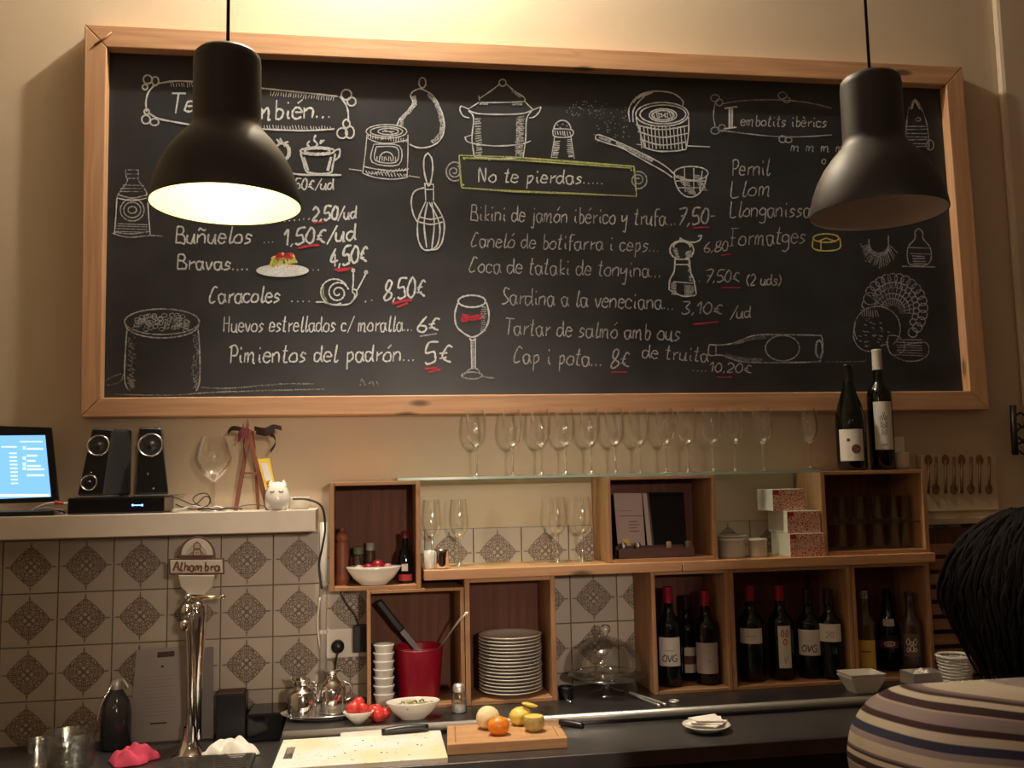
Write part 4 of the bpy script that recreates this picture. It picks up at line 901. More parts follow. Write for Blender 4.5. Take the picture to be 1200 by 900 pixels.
G['X'] = (5, '0d 54;5d 04')
bottle(948, 690, -.125, BZ, 'dark bottle with white OVG label, third in the wide crate', dark_foil, [(.26, .55, 1.0, 0, label_w)], texts=[('OVG', .34, .020, .046, 0, ink, .0028)])
bottle(982, 690, -.150, BZ, "dark bottle with cream label reading 20', fourth in the wide crate", dark_foil, [(.42, .62, 1.0, 0, label_w)], texts=[("20'", .50, .018, .030, .05, ink, .0014)])
yg = mat('amber_glass', (.10, .07, .03), .08, spec=.7)
bottle(1014, 692, -.135, BZ, 'slim bottle with a tall yellow label in the right bottle crate', mat('silver_cap', (.5, .5, .48), .3, .9), [(.04, .42, 1.1, 0, label_y)], r=.030, glass=yg, capfrac=.09, texts=[('nnnnnn', .29, .008, .03, 0, ink_brown, .0016)])
bottle(1042, 690, -.085, BZ, 'near black beer bottle with a red and white label in the right crate', None, [(.28, .37, 1.0, 0, mat('faded_red_label', (.25, .05, .04), .6)), (.37, .44, 1.0, 0, ink), (.55, .64, .5, 0, label_w)], r=.034, kind='burgundy', texts=[('O', .335, .014, .030, 0, label_w, .004), ('oo', .335, .006, .014, 0, label_w, .002)], name='beer_bottle')
bottle(1070, 694, -.152, BZ, 'clear decanter shaped bottle with painted round ornament, last in right crate', None, [(.22, .50, .8, 0, mat('brown_ornament', (.13, .08, .06), .6))], r=.032, glass=mat('smoky_glass', (.06, .04, .035), .1, spec=.8), texts=[('OoO', .40, .02, .03, 0, label_w, .002), ('oOo', .32, .02, .03, 0, label_w, .002)], name='spirit_bottle')
# on top of the right crate
TZ = AT+.0045
b1 = bottle(996, 428, -.13, TZ, 'big dark wine bottle with white label bearing two brown dots, on the right crate', dark_foil, [(.09, .385, .85, 0, label_w)], r=.046, kind='burgundy', group='bottles on top of the right crate')
hh = W(996, 428, Y=-.13).z-TZ; c = Vector(b1.location); ang = math.atan2(CY-c.y, CX-c.x)
for (off, fz, rr) in ((.30, .20, .0145), (-.18, .285, .0055)):
    mb = MB(); vs = []
    for k in range(24):
        a = 2*PI*k/24; th_ = ang+off+rr*math.cos(a)/.047; vs.append(Vector((c.x+.0472*math.cos(th_), c.y+.0472*math.sin(th_), TZ+hh*fz+rr*math.sin(a))))
    cc = sum(vs, Vector((0, 0, 0)))/24; cc.x += 0.0004*math.cos(ang); cc.y += .0004*math.sin(ang)
    mb.add(vs+[cc+Vector((.0006*math.cos(ang), .0006*math.sin(ang), 0))], [(k, (k+1) % 24, 24) for k in range(24)]); mb.build('label_print', ink_brown, b1)
bottle(1031, 410, -.125, TZ, 'wine bottle with white capsule and floral white label, on the right crate', mat('white_capsule', (.62, .57, .52), .4), [(.165, .56, .8, .28, label_w)], r=.0385, group='bottles on top of the right crate', capfrac=.17, texts=[('oXo', .44, .025, .022, .25, ink, .0014), ('XoX', .37, .022, .022, .25, ink, .0014), ('XoX', .31, .018, .018, .25, ink, .001), ('coo', .21, .007, .018, .25, ink, .001)])
q = put(1073, -.10, TZ); q.x = xf(1073, -.10, 545)
q.x = min(q.x, xE1-.032)
tag(MB().lathe([(0, 0), (.026, 0), (.031, .008), (.032, .052), (.030, .055), (.028, .052), (.027, .008), (0, .006)], c=q, seg=28).build('white_cup', ceramic_d, origin=q), 'white ceramic cup at the right end of the top crate', 'cup')
a, b__ = W(1047, 553, Y=-.02), W(1057, 512, Y=-.02)
tag(MB().box((a.x, -.032, TZ), (b__.x, -.02, b__.z)).build('pale_card', paper, bevel=.001), 'narrow pale card upright behind the bottles on the right crate', 'card')

# ------------------------------------------------------------------ crate A contents
CA = FT+.011
q = Vector((xf(401, -.12, 655), -.12, CA))
t = thing('pepper_mill', q, 'brown wooden pepper mill in the left dark crate', 'pepper mill')
MB().lathe([(0, 0), (.020, 0), (.021, .02), (.018, .05), (.020, .09), (.019, .118), (.015, .124)], c=q, seg=24).build('body', rw, t)
MB().lathe([(.015, .124), (.020, .130), (.020, .142), (.010, .150), (.006, .154), (.008, .162), (0, .168)], c=q, seg=24).build('head', rw, t)
def jar(px, Y, h, r, body, lid, label):
    q = Vector((xf(px, Y, 660), Y, CA)); t = thing('spice_jar', q, label, 'jar', 'jars in the left crate')
    MB().lathe([(0, 0), (r, 0), (r, h*.75), (r*.8, h*.8)], c=q, seg=20).build('body', body, t)
    MB().lathe([(r*.86, h*.8), (r*.86, h), (0, h)], c=q, seg=20).build('lid', lid, t)
jar(420, -.09, .105, .018, glass_sm, mat('olive_lid', (.15, .16, .09), .5), 'spice jar with olive lid behind the white bowl')
jar(434, -.07, .115, .015, mat('dark_spice', (.07, .03, .02), .5), mat('grey_lid', (.35, .33, .3), .4), 'dark spice jar with grey lid behind the white bowl')
q = Vector((xf(475, -.13, 655), -.13, CA))
t = thing('sauce_bottle', q, 'dark round sauce bottle with a small white label in left crate', 'bottle')
MB().lathe([(0, 0), (.021, 0), (.023, .006), (.023, .075), (.018, .092), (.010, .100), (.009, .135), (0, .136)], c=q, seg=24).build('glass_body', bottle_m, t)
MB().lathe([(.0105, .128), (.0105, .148), (0, .149)], c=q, seg=18).build('capsule', mat('dark_red_cap', (.12, .01, .01), .4), t)
MB().lathe([(.0236, .036), (.0236, .056)], c=q, seg=10, a0=math.radians(240), a1=math.radians(285)).build('label', label_w, t)
MB().lathe([(.0236, .008), (.0236, .026)], c=q, seg=14, a0=math.radians(210), a1=math.radians(320)).build('label', ink_red, t)
# oval bowl with onions
def bowl_mesh(rx, h, sy=.7, foot=.45, th=.004):
    return [(0, 0), (rx*foot, 0), (rx*foot*1.05, h*.06), (rx*.75, h*.42), (rx*.93, h*.8), (rx, h), (rx-th*.6, h+.001), (rx-th, h*.97), (rx*.72-th, h*.45), (rx*.4, h*.16), (0, h*.13)]
bw = Vector((xf(438, -.155, 680), -.155, CA))
t = thing('oval_bowl', bw, 'white oval bowl of red onions in the left dark crate', 'bowl')
MB().lathe([(r*1.0, z) for r, z in bowl_mesh(.079, .052)], seg=36, M=Matrix.Diagonal((1, .50, 1, 1)), c=bw).build('bowl_body', ceramic, t)
rt = mat('red_onion', (.30, .012, .03), .3, coat=.4); 
for k, (dx, dz, r, m) in enumerate([(.012, .052, .021, rt), (-.014, .046, .017, rt), (-.042, .045, .014, mat('pale_garlic', (.55, .42, .36), .5)), (.040, .047, .014, mat('pink_onion', (.55, .22, .22), .4))]):
    o = MB().ball(bw+Vector((dx, 0, dz)), r, 18, 12, sc=(1, .9, .92)).build(['red_onion', 'red_onion', 'garlic_bulb', 'shallot'][k], m, origin=bw+Vector((dx, 0, dz)))
    tag(o, ['largest red onion in the oval bowl in the left crate', 'smaller red onion left of the largest in the oval bowl', 'pale garlic bulb at the left end of the oval bowl', 'pink shallot at the right end of the oval bowl'][k], 'vegetable', 'vegetables in the oval bowl')

# ------------------------------------------------------------------ crate C: menu cards and tray
CC = PT+.0115
def card(label, q, m, th=.004, edge=None):
    P = [W(x, y, Y=Y) for x, y, Y in q]; P[2].z = P[3].z = CC+.0003
    d = Vector((0, th, 0)); t = thing('menu_card', (P[2]+P[3])/2, label, 'menu', 'menu cards in the crate')
    MB().add(P+[p+d for p in P], [(3, 2, 1, 0), (4, 5, 6, 7), (0, 1, 5, 4), (1, 2, 6, 5), (2, 3, 7, 6), (3, 0, 4, 7)]).build('board', m, t)
    return t, P
t, P = card('pinkish printed menu card leaning in the middle crate', [(719, 578, -.07), (752, 578, -.07), (757, 650, -.12), (725, 650, -.12)], mat('pinkish_card', (.50, .37, .34), .7))
def on_card(t, P, rects, m, name='print'):
    for (u0, v0, u1, v1) in rects:
        def q(u, v): return (P[0].lerp(P[1], u)).lerp(P[3].lerp(P[2], u), v)+Vector((0, -.0006, 0))
        MB().add([q(u0, v1), q(u1, v1), q(u1, v0), q(u0, v0)], [(0, 1, 2, 3)]).build(name, m, t)
on_card(t, P, [(.15, .36, .95, .37), (.45, .45, .8, .46), (.45, .5, .85, .51), (.45, .55, .75, .56), (.45, .6, .8, .61), (.1, .28, .6, .285)], ink_brown); on_card(t, P, [(.2, .72, .42, .80)], label_y)
card('narrow pale menu card edge between the pink and black menus', [(753, 578, -.062), (762, 578, -.062), (772, 650, -.112), (760, 650, -.112)], mat('pale_edge', (.55, .45, .42), .7))
card('black covered menu folder leaning in the middle crate', [(760, 577, -.085), (801, 577, -.085), (806, 650, -.135), (768, 650, -.135)], black_gl, .008)
ty = thing('cork_tray', Vector((xf(768, -.16, 655), -.16, CC)), 'low dark wooden tray of corks and small bottles in the menu crate', 'tray')
xa, xb = xf(724, -.165, 655), xf(812, -.165, 655)
dk = wood('dark_tray_wood', (.10, .035, .025), (.06, .02, .015), 'X')
MB().box((xa, -.180, CC+.0004), (xb, -.176, CC+.028)).build('front_board', dk, ty); MB().box((xa, -.144, CC+.0004), (xb, -.140, CC+.034)).build('rear_board', dk, ty); MB().box((xa, -.176, CC+.0004), (xb, -.144, CC+.004)).build('tray_floor', dk, ty)
for k, (px, m, nm, lab, r) in enumerate([(731, mat('dull_metal', (.35, .31, .27), .3, .8), 'steel_stopper', 'shiny grey cap at the left end of the cork tray', .010), (748, mat('dull_metal2', (.25, .24, .24), .3, .8), 'steel_stopper', 'darker grey cap, second in the cork tray', .009), (784, mat('cork', (.42, .28, .2), .8), 'wine_cork', 'pale wine cork in the middle of the cork tray', .009), (806, mat('leafy', (.10, .16, .07), .6), 'green_stopper', 'green topped stopper near the right of the cork tray', .008), (812, ink_red, 'red_stopper', 'red and white stopper at the right end of the cork tray', .007)]):
    c = Vector((xf(px, -.160, 650), -.160, CC+.0045)); 
    if px == 812: c.x = xb-.008
    tag(MB().lathe([(0, 0), (r, 0), (r, .034), (r*.85, .040), (0, .042)], c=c, seg=18).build(nm, m, origin=c), lab, 'stopper', 'stoppers in the cork tray')

# ------------------------------------------------------------------ white pots and red boxes on the right plank
def ramekin(px, top, r, Y, label):
    c = Vector((xf(px, Y, 645), Y, PT)); h = W(px, top, Y=Y).z-PT
    MBx = MB().lathe([(0, 0), (r*.93, 0), (r*.97, .004), (r*.97, h*.86), (r*1.03, h*.88), (r*1.03, h), (r*.95, h), (r*.92, .006), (0, .005)], c=c, seg=32)
    tag(MBx.build('ramekin', ceramic_d, origin=c), label, 'pot', 'white pots on the right plank')
    return c, h
c, h = ramekin(858, 630, .043, -.125, 'wide white pot nearest the menu crate on the right plank')
ramekin(888, 631, .029, -.135, 'narrower white pot next to the red boxes')
c2 = Vector((xf(873, -.115, 628), -.115, PT+h+.0005))
c2.x = c.x+.004
tag(MB().lathe([(0, .001), (.045, 0), (.048, .006), (.047, .007), (.02, .003), (0, .003)], c=c2, seg=36).build('saucer', ceramic_d, origin=c2), 'white saucer lying on top of the wide pot', 'saucer')
redp = bpy.data.materials.new('red_print'); redp.use_nodes = True; nt = redp.node_tree; b = nt.nodes['Principled BSDF']; b.inputs['Roughness'].default_value = .6
tcn = N(nt, 'ShaderNodeTexCoord'); v_ = N(nt, 'ShaderNodeTexVoronoi', feature='DISTANCE_TO_EDGE'); v_.inputs['Scale'].default_value = 130; r_ = N(nt, 'ShaderNodeValToRGB')
r_.color_ramp.elements[0].position = .10; r_.color_ramp.elements[1].position = .22; r_.color_ramp.elements[0].color = (.62, .45, .33, 1); r_.color_ramp.elements[1].color = (.50, .045, .03, 1)
nt.links.new(tcn.outputs['Object'], v_.inputs['Vector']); nt.links.new(v_.outputs['Distance'], r_.inputs[0]); nt.links.new(r_.outputs[0], b.inputs['Base Color'])
def pbox(label, x0, x1, xs, z0, z1, Yf, Yb):
    a = xf(x0, Yf, 620); b = xf(x1, Yf, 620)
    t = thing('cardboard_box', ((a+b)/2, (Yf+Yb)/2, z0), label, 'box', 'red printed boxes on the right plank')
    MB().box((a+.0008, Yf+.0008, z0), (b, Yb, z1)).build('carton', paper, t, bevel=.001)
    MB().box((a+.0006, Yf, z0+.0006), (b-.0006, Yf+.0007, z1-.0006)).build('printed_front', redp, t)
    MB().box((a+.002, Yf-.0005, z1-.016), (a+.022, Yf, z1-.003)).build('print', mat('solid_red', (.42, .01, .015), .6), t)
zb = [PT, W(930, 633, Y=-.16).z, W(930, 606, Y=-.16).z, W(930, 579, Y=-.14).z]
zb[1] = PT+.070; zb[2] = PT+.138; zb[3] = PT+.205
pbox('red patterned box at the bottom of the stack of three', 925, 966, 0, PT, zb[1], -.195, -.06)
pbox('red patterned box in the middle of the stack of three', 923, 962, 0, zb[1]+.0006, zb[2], -.185, -.045)
pbox('red patterned box on top of the stack, set further back', 907, 945, 0, zb[2]+.0006, zb[3], -.16, -.045)

# ------------------------------------------------------------------ crate F: bucket, knife, cups
CF = LEDGE_Z+.0095
bk = Vector((xf(491, -.115, 800), -.115, CF)); 
t = thing('red_bucket', bk, 'glossy red metal bucket holding utensils in the pine crate', 'bucket')
hb = .150
redm = mat('red_enamel', (.34, .004, .026), .28, coat=.4)
MB().lathe([(0, 0), (.056, 0), (.058, .004), (.071, hb-.004), (.074, hb), (.071, hb+.001), (.0685, hb-.004), (.055, .006), (0, .005)], c=bk, seg=40).build('pail', redm, t)
MB().tube([bk+Vector((.071*math.cos(a), .071*math.sin(a)*.98, hb-.004+.0)) for a in [PI*k/14+PI for k in range(15)]], .002, 6).build('bail_handle', chrome, t)
def bar3(p, q_, wdt, thk, name, m, parent, bevel=0.0015):
    p, q_ = Vector(p), Vector(q_); d = (q_-p).normalized(); n = d.cross(Vector((0, -1, 0))).normalized()*wdt/2; y = Vector((0, thk/2, 0))
    vs = [p-n-y, p+n-y, p+n+y, p-n+y, q_-n-y, q_+n-y, q_+n+y, q_-n+y]
    return MB().add(vs, [(0, 3, 2, 1), (4, 5, 6, 7), (0, 1, 5, 4), (1, 2, 6, 5), (2, 3, 7, 6), (3, 0, 4, 7)]).build(name, m, parent, bevel=bevel)
kn = thing('bread_knife', bk+Vector((-.01, 0, .02)), 'large knife with a thick black handle leaning left out of the red bucket', 'knife')
pa, pb, pc = W(443, 704, Y=-.10), W(471, 739, Y=-.10), W(482, 752, Y=-.10)
bar3(pa, pb, .021, .016, 'handle', black_pl, kn, .005); bar3(pb, pc+(pc-pb).normalized()*.06, .017, .003, 'blade', dark_steel, kn, .0008)
ld = thing('steel_spoon', bk+Vector((.04, 0, .02)), 'thin steel spoon handle leaning right out of the red bucket', 'spoon')
pa, pb = W(538, 727, Y=-.16), W(513, 762, Y=-.115)
MB().tube([W(547, 719, Y=-.2075), W(538, 727, Y=-.203), W(525, 745, Y=-.15), pb, pb+(pb-pa).normalized()*.07], .0028, 8, 4).build('handle', steel, ld)
MB().ball(W(547, 719, Y=-.2075), .006, 12, 8, sc=(1.3, .5, .8)).build('tip', steel, ld)
# stack of cups, front left of crate F
cc = Vector((xf(450, -.165, 800), -.165, CF)); h1 = .0225; cup0 = None
cupm = mat('cup_white', (.72, .70, .66), .2, coat=.3)
for k in range(7):
    lab = f'white cup in the leaning stack inside the bucket crate, {ORD[6-k]} from the top'
    loc = cc+Vector((0, 0, k*h1))
    if cup0 is None:
        cup0 = MB().lathe([(0, 0), (.022, 0), (.0225, .003), (.0275, .026), (.0305, .032), (.029, .034), (.0265, .028), (.021, .004), (0, .003)], seg=32, M=Matrix.Rotation(0, 4, 'X')).build('espresso_cup', cupm); cup0.location = loc; o = cup0
    else: o = cup0.copy(); C.objects.link(o); o.location = loc
    tag(o, lab, 'cup', 'stacked white cups')
# ------------------------------------------------------------------ plates
pc_ = Vector((xf(598, -.112, 780), -.112, LEDGE_Z+.0125)); ztop = W(598, 744, Y=-.112).z; npl = 17; ph = (ztop-pc_.z)/npl; pl0 = None
for k in range(npl):
    loc = pc_+Vector((random.uniform(-.0012, .0012), random.uniform(-.001, .001), k*ph))
    lab = f'white dinner plate in the tall stack, {ORD[npl-1-k]} from the top'
    if pl0 is None:
        pl0 = MB().lathe([(0, .0005), (.055, 0), (.060, .002), (.080, .0085), (.0925, .0125), (.0935, .0145), (.0915, .0150), (.078, .0115), (.058, .0050), (0, .0042)], seg=48).build('dinner_plate', ceramic); pl0.location = loc; o = pl0
    else: o = pl0.copy(); C.objects.link(o); o.location = loc
    tag(o, lab, 'plate', 'stacked dinner plates')
# ------------------------------------------------------------------ cake dome
cd = Vector((xf(711, -.135, 790), -.135, LEDGE_Z))
t = thing('cake_dome', cd, 'clear glass cake dome on a footed stand among the crates', 'cake stand')
MB().lathe([(.055, 0), (.052, .004), (.018, .012), (.012, .022), (.020, .040), (.050, .046), (.110, .048), (.116, .052), (.114, .056), (.06, .052), (0, .051)], c=cd, seg=48).build('stand', glass_sm, t)
MB().lathe([(.100, .056), (.103, .075), (.097, .105), (.078, .135), (.045, .155), (.014, .163), (.008, .166)], c=cd, seg=48).build('dome', thin_glass('dome_glass', (.90, .90, .89), .2), t)
MB().lathe([(.007, .164), (.007, .172), (.015, .180), (.016, .190), (.010, .198), (0, .200)], c=cd, seg=24).build('knob', glass_sm, t)

# ------------------------------------------------------------------ things on the steel ledge
LZ = LEDGE_Z
def onz(px, py, z): v = W(px, py, Z=z); v.z = z; return v
pp = onz(381, 839, LZ); 
t = thing('oval_platter', pp, 'oval steel serving platter under the two oil cruets', 'platter')
MB().lathe([(0, .003), (.085, .002), (.095, .006), (.118, .012), (.120, .014), (.116, .0145), (.095, .009), (.085, .0055), (0, .005)], M=Matrix.Diagonal((1, .62, 1, 1)), c=pp, seg=48).build('dish', mat('platter_steel', (.75, .72, .68), .15, .9), t)
MB().lathe([(.085, .002), (.083, 0), (0, 0)], M=Matrix.Diagonal((1, .62, 1, 1)), c=pp, seg=48).build('foot', steel, t)
def cruet(px, dy, label, spout):
    c = Vector((xf(px, pp.y+dy, 810), pp.y+dy, LZ+.0062)); t = thing('oil_cruet', c, label, 'cruet', 'steel oil cruets')
    s = 1.0
    if spout: pr = [(0, 0), (.037, 0), (.038, .003), (.038, .060), (.034, .070), (.020, .082), (.013, .092), (.012, .102), (.024, .110), (.022, .112), (0, .1125)]
    else: pr = [(0, 0), (.038, 0), (.039, .003), (.039, .062), (.034, .070), (.024, .073), (.021, .078), (.021, .094), (.024, .098), (.020, .099), (.018, .080), (0, .078)]
    MB().lathe(pr, c=c, seg=36).build('body', chrome, t)
    sg = 1 if spout else -1
    if not spout:
        MB().tube([c+Vector((.022, -.004, .092)), c+Vector((.036, -.008, .088)), c+Vector((.040, -.010, .070)), c+Vector((.042, -.010, .050))], .0028, 8, 4).build('handle', chrome, t)
        MB().tube([c+Vector((-.020, 0, .090)), c+Vector((-.026, 0, .100)), c+Vector((-.030, 0, .104))], .003, 8, 3).build('spout', chrome, t)
    else:
        MB().tube([c+Vector((-.036, -.01, .035)), c+Vector((-.047, -.012, .065)), c+Vector((-.056, -.014, .088))], lambda k: .0055-.003*k, 8, 4).build('spout', chrome, t)
        MB().tube([c+Vector((.036, 0, .030)), c+Vector((.052, 0, .040)), c+Vector((.052, 0, .070)), c+Vector((.028, 0, .082))], .0028, 8, 4).build('handle', chrome, t)
cruet(354, -.020, 'left steel oil cruet with an open wide neck on the platter', False)
cruet(389, .020, 'right steel oil cruet with a conical top and thin spout on the platter', True)
# small pointed bowl with tomato pieces
tb_ = onz(420, 848, LZ); tb_.y = max(tb_.y, -.355)
t = thing('pointed_bowl', tb_, 'small white pointed bowl heaped with tomato pieces on the ledge edge', 'bowl')
MB().lathe([(0, 0), (.012, 0), (.022, .010), (.034, .022), (.041, .032), (.039, .033), (.030, .024), (.018, .012), (0, .008)], c=tb_, seg=32, M=Matrix.Diagonal((1, .8, 1, 1))).build('bowl_body', ceramic, t)
tom = mat('tomato_flesh', (.66, .045, .035), .35, noise=.35, nscale=70, coat=.15)
tl = ['largest tomato piece on the left of the pointed bowl', 'tomato piece standing upright in the pointed bowl', 'tomato piece at the back of the pointed bowl', 'tomato piece resting on the platter right of the pointed bowl', 'small tomato piece right of the pointed bowl', 'rightmost tomato piece beside the cup stack']
for k, (dx, dy, dz, r) in enumerate([(-.012, 0, .040, .021), (.012, -.004, .038, .017), (.0, .018, .048, .018), (.045, .02, .022, .024), (.052, .0, .016, .017), (.070, .018, .017, .017)]):
    p = tb_+Vector((dx, dy, dz)); p.z = max(p.z, LZ+r*.9)
    tag(MB().ball(p, r, 14, 10, sc=(1, .8, .85), jit=.10, rot=Matrix.Rotation(k*1.1, 3, 'Y')).build('tomato_piece', tom, origin=p), tl[k], 'tomato', 'cut tomato pieces')
# salad bowl
sb = onz(484, 838, LZ)
sb.y = -.30; sb.x = xf(484, -.30, 828)
t = thing('salad_bowl', sb, 'small oval white bowl of green and pale salad in front of the red bucket', 'bowl')
MB().lathe([(r, z) for r, z in bowl_mesh(.073, .046)], seg=40, M=Matrix.Diagonal((1, .62, 1, 1)), c=sb).build('bowl_body', ceramic, t)
sal = mat('salad', (.20, .20, .07), .5, noise=.5, nscale=90)
mb = MB(); random.seed(9)
for k in range(60):
    a = random.uniform(0, 2*PI); r = .056*math.sqrt(random.random()); mb.ball(sb+Vector((r*math.cos(a), r*.6*math.sin(a), .033+random.uniform(0, .006))), random.uniform(.005, .009), 8, 5, sc=(1.3, 1, .6), rot=Matrix.Rotation(a, 3, 'Z'))
o = mb.build('salad_leaves', sal, t); o['kind'] = 'stuff'
mb = MB()
for k in range(14):
    a = random.uniform(0, 2*PI); r = .05*math.sqrt(random.random()); mb.ball(sb+Vector((r*math.cos(a), r*.6*math.sin(a), .040)), .005, 8, 5, sc=(1, 1, .8))
o = mb.build('pale_beans', mat('pale_bean', (.5, .45, .3), .5), t); o['kind'] = 'stuff'
# glass shaker
ss = onz(538, 832, LZ); ss.y = -.262; ss.x = xf(538, -.262, 825)
t = thing('salt_shaker', ss, 'glass salt shaker with metal cap in front of the plates crate', 'shaker')
MB().lathe([(0, 0), (.021, 0), (.022, .004), (.020, .050), (.016, .058)], c=ss, seg=24).build('glass_body', glass_sm, t)
MB().lathe([(.0, .002), (.0185, .002), (.018, .022), (0, .024)], c=ss, seg=20).build('salt', mat('salt', (.75, .73, .70), .9), t)
MB().lathe([(.0165, .056), (.0170, .068), (.013, .076), (0, .078)], c=ss, seg=24).build('cap', steel, t)
# little dark pot with a shiny spoon end
q = Vector((xf(663, -.17, 810), -.17, LZ))
t = thing('dark_pot', q, 'little dark pot left of the glass cake dome', 'pot')
MB().lathe([(0, 0), (.020, 0), (.023, .03), (.023, .034), (.020, .034), (.018, .004), (0, .003)], c=q, seg=24).build('pot_body', black_pl, t)
q2 = onz(668, 824, LZ)
t = thing('teaspoon', q2, 'small shiny teaspoon lying on the ledge by the dark pot', 'spoon')
MB().ball(q2+Vector((0, 0, .005)), .009, 14, 8, sc=(.8, 1.3, .4)).build('spoon_bowl', chrome, t)
MB().tube([q2+Vector((0, .008, .005)), q2+Vector((-.012, .05, .004))], .0018, 8).build('handle', chrome, t)
# tongs
a, b__ = onz(737, 814, LZ), onz(777, 829, LZ)
t = thing('serving_tongs', (a+b__)/2, 'steel serving tongs with dark tips lying right of the cake dome', 'tongs')
for k in (-1, 1):
    o_ = Vector((.010*k, .004*k, 0)); MB().tube([a+Vector((0, 0, .006)), (a+b__)/2+o_*.8+Vector((0, 0, .006)), b__+o_+Vector((0, 0, .006))], .0035, 8, 4).build('arm', steel, t)
MB().ball(a+Vector((0, 0, .006)), .0055, 10, 6).build('hinge', black_pl, t)
q = onz(790, 823, LZ)
tag(MB().lathe([(.013, .0), (.016, .003), (.013, .006), (.010, .003), (.013, 0)], c=q, seg=28).build('steel_ring', steel, origin=q), 'small steel ring on the ledge under the three bottle crate', 'ring')
# white square bowls
q = onz(1010, 817, LZ); q.y = -.30; q.x = xf(1010, -.30, 805); R45 = Matrix.Rotation(PI/4, 4, 'Z')
for k in range(2):
    qq = q+Vector((0, 0, .009*k))
    o = MB().lathe([(0, .001), (.058, 0), (.060, .003), (.096, .044), (.098, .047), (.093, .047), (.058, .008), (0, .007)], c=qq, M=Matrix.Diagonal((.80, .62, 1, 1)) @ R45, seg=4).build('square_bowl', ceramic_d, origin=qq, bevel=.002)
    for p_ in o.data.polygons: p_.use_smooth = False
    tag(o, 'white square bowl on the ledge, lower of two nested' if k == 0 else 'white square bowl on the ledge, upper of two nested', 'bowl', 'nested square bowls')
# steel tray with crumpled paper
def cloth(name, c, rx, ry, h, m, seed, folds=5, seg=72, rings=30):
    rnd = random.Random(seed); vs = []; fs = []; ph = [rnd.uniform(0, 6.28) for _ in range(10)]
    vs.append(Vector((0, 0, 0)))
    ring = []
    for i in range(1, rings+1):
        t_ = i/rings
        for k in range(seg):
            a = 2*PI*k/seg
            out = 1+.16*math.sin(2*a+ph[0])+.12*math.sin(3*a+ph[1])+.07*math.sin(5*a+ph[2])+.04*math.sin(9*a+ph[3])
            r = t_*out; x = rx*r*math.cos(a); y = ry*r*math.sin(a)
            f = abs(math.sin(folds*(x/rx)*1.0+ph[4]+1.3*math.sin(2.0*y/ry+ph[5])))*.5+abs(math.sin(folds*.8*(y/ry)+ph[6]+1.4*math.sin(2.2*x/rx+ph[7])))*.35+.12*math.sin(9*x/rx+7*y/ry+ph[8])
            z = h*(1-t_**2.6)*(.30+f*.85)+(h*.22 if i < rings else 0)*(1-t_**8)
            vs.append(Vector((x, y, max(z, 0))))
    for k in range(seg): fs.append((0, 1+k, 1+(k+1) % seg))
    vs[0] = sum(vs[1:seg+1], Vector((0, 0, 0)))/seg
    for i in range(rings-1):
        for k in range(seg): fs.append((1+i*seg+k, 1+(i+1)*seg+k, 1+(i+1)*seg+(k+1) % seg, 1+i*seg+(k+1) % seg))
    fs.append(tuple(1+(rings-1)*seg+k for k in range(seg))[::-1])
    mb = MB(); mb.add([Vector(c)+v for v in vs], fs, True); o = mb.build(name, m, origin=c); sm_ = o.modifiers.new('s', 'SMOOTH'); sm_.iterations = 4; sm_.factor = .6; sm_.use_z = True; return o
q = onz(1082, 803, LZ); q.y = -.24; q.x = xf(1082, -.24, 795)
t = thing('steel_tray', q, 'small steel tray with crumpled paper on the ledge beside the square bowls', 'tray')
MB().box(q+Vector((-.055, -.04, 0)), q+Vector((.05, .035, .004))).build('tray_floor', steel, t)
for s_ in (((-.055, -.04, .004), (-.052, .035, .036)), ((.047, -.04, .004), (.05, .035, .036)), ((-.052, -.04, .004), (.047, -.037, .036)), ((-.052, .032, .004), (.047, .035, .036))):
    MB().box(q+Vector(s_[0]), q+Vector(s_[1])).build('tray_side', steel, t)
o = cloth('crumpled_paper', q+Vector((-.002, 0, .0045)), .038, .028, .030, paper, 5)
tag(o, 'crumpled white paper inside the small steel tray', 'paper')
# white wicker basket
q = Vector((xf(1120, -.28, 785), -.28, LZ))
t = thing('wicker_basket', q, 'small white wicker basket at the right end of the ledge', 'basket')
wk = mat('white_wicker', (.62, .58, .52), .7); wsh = [(.036, .0), (.046, .085)]
mb = MB()
for k in range(20):
    a = 2*PI*k/20; mb.tube([q+Vector((.036*math.cos(a), .036*math.sin(a), .002)), q+Vector((.050*math.cos(a), .050*math.sin(a), .088))], .0016, 6)
mb.build('upright_canes', wk, t)
for j in range(9):
    z = .004+j*.0098; r = .036+.014*z/.088+.0012
    MB().tube([q+Vector(((r+.0012*(-1)**k)*math.cos(2*PI*k/20), (r+.0012*(-1)**k)*math.sin(2*PI*k/20), z)) for k in range(20)], .0036 if j < 8 else .005, 6, closed=True).build('woven_band', wk, t)
MB().lathe([(0, 0), (.035, 0), (.035, .003), (0, .004)], c=q, seg=20).build('base', wk, t)

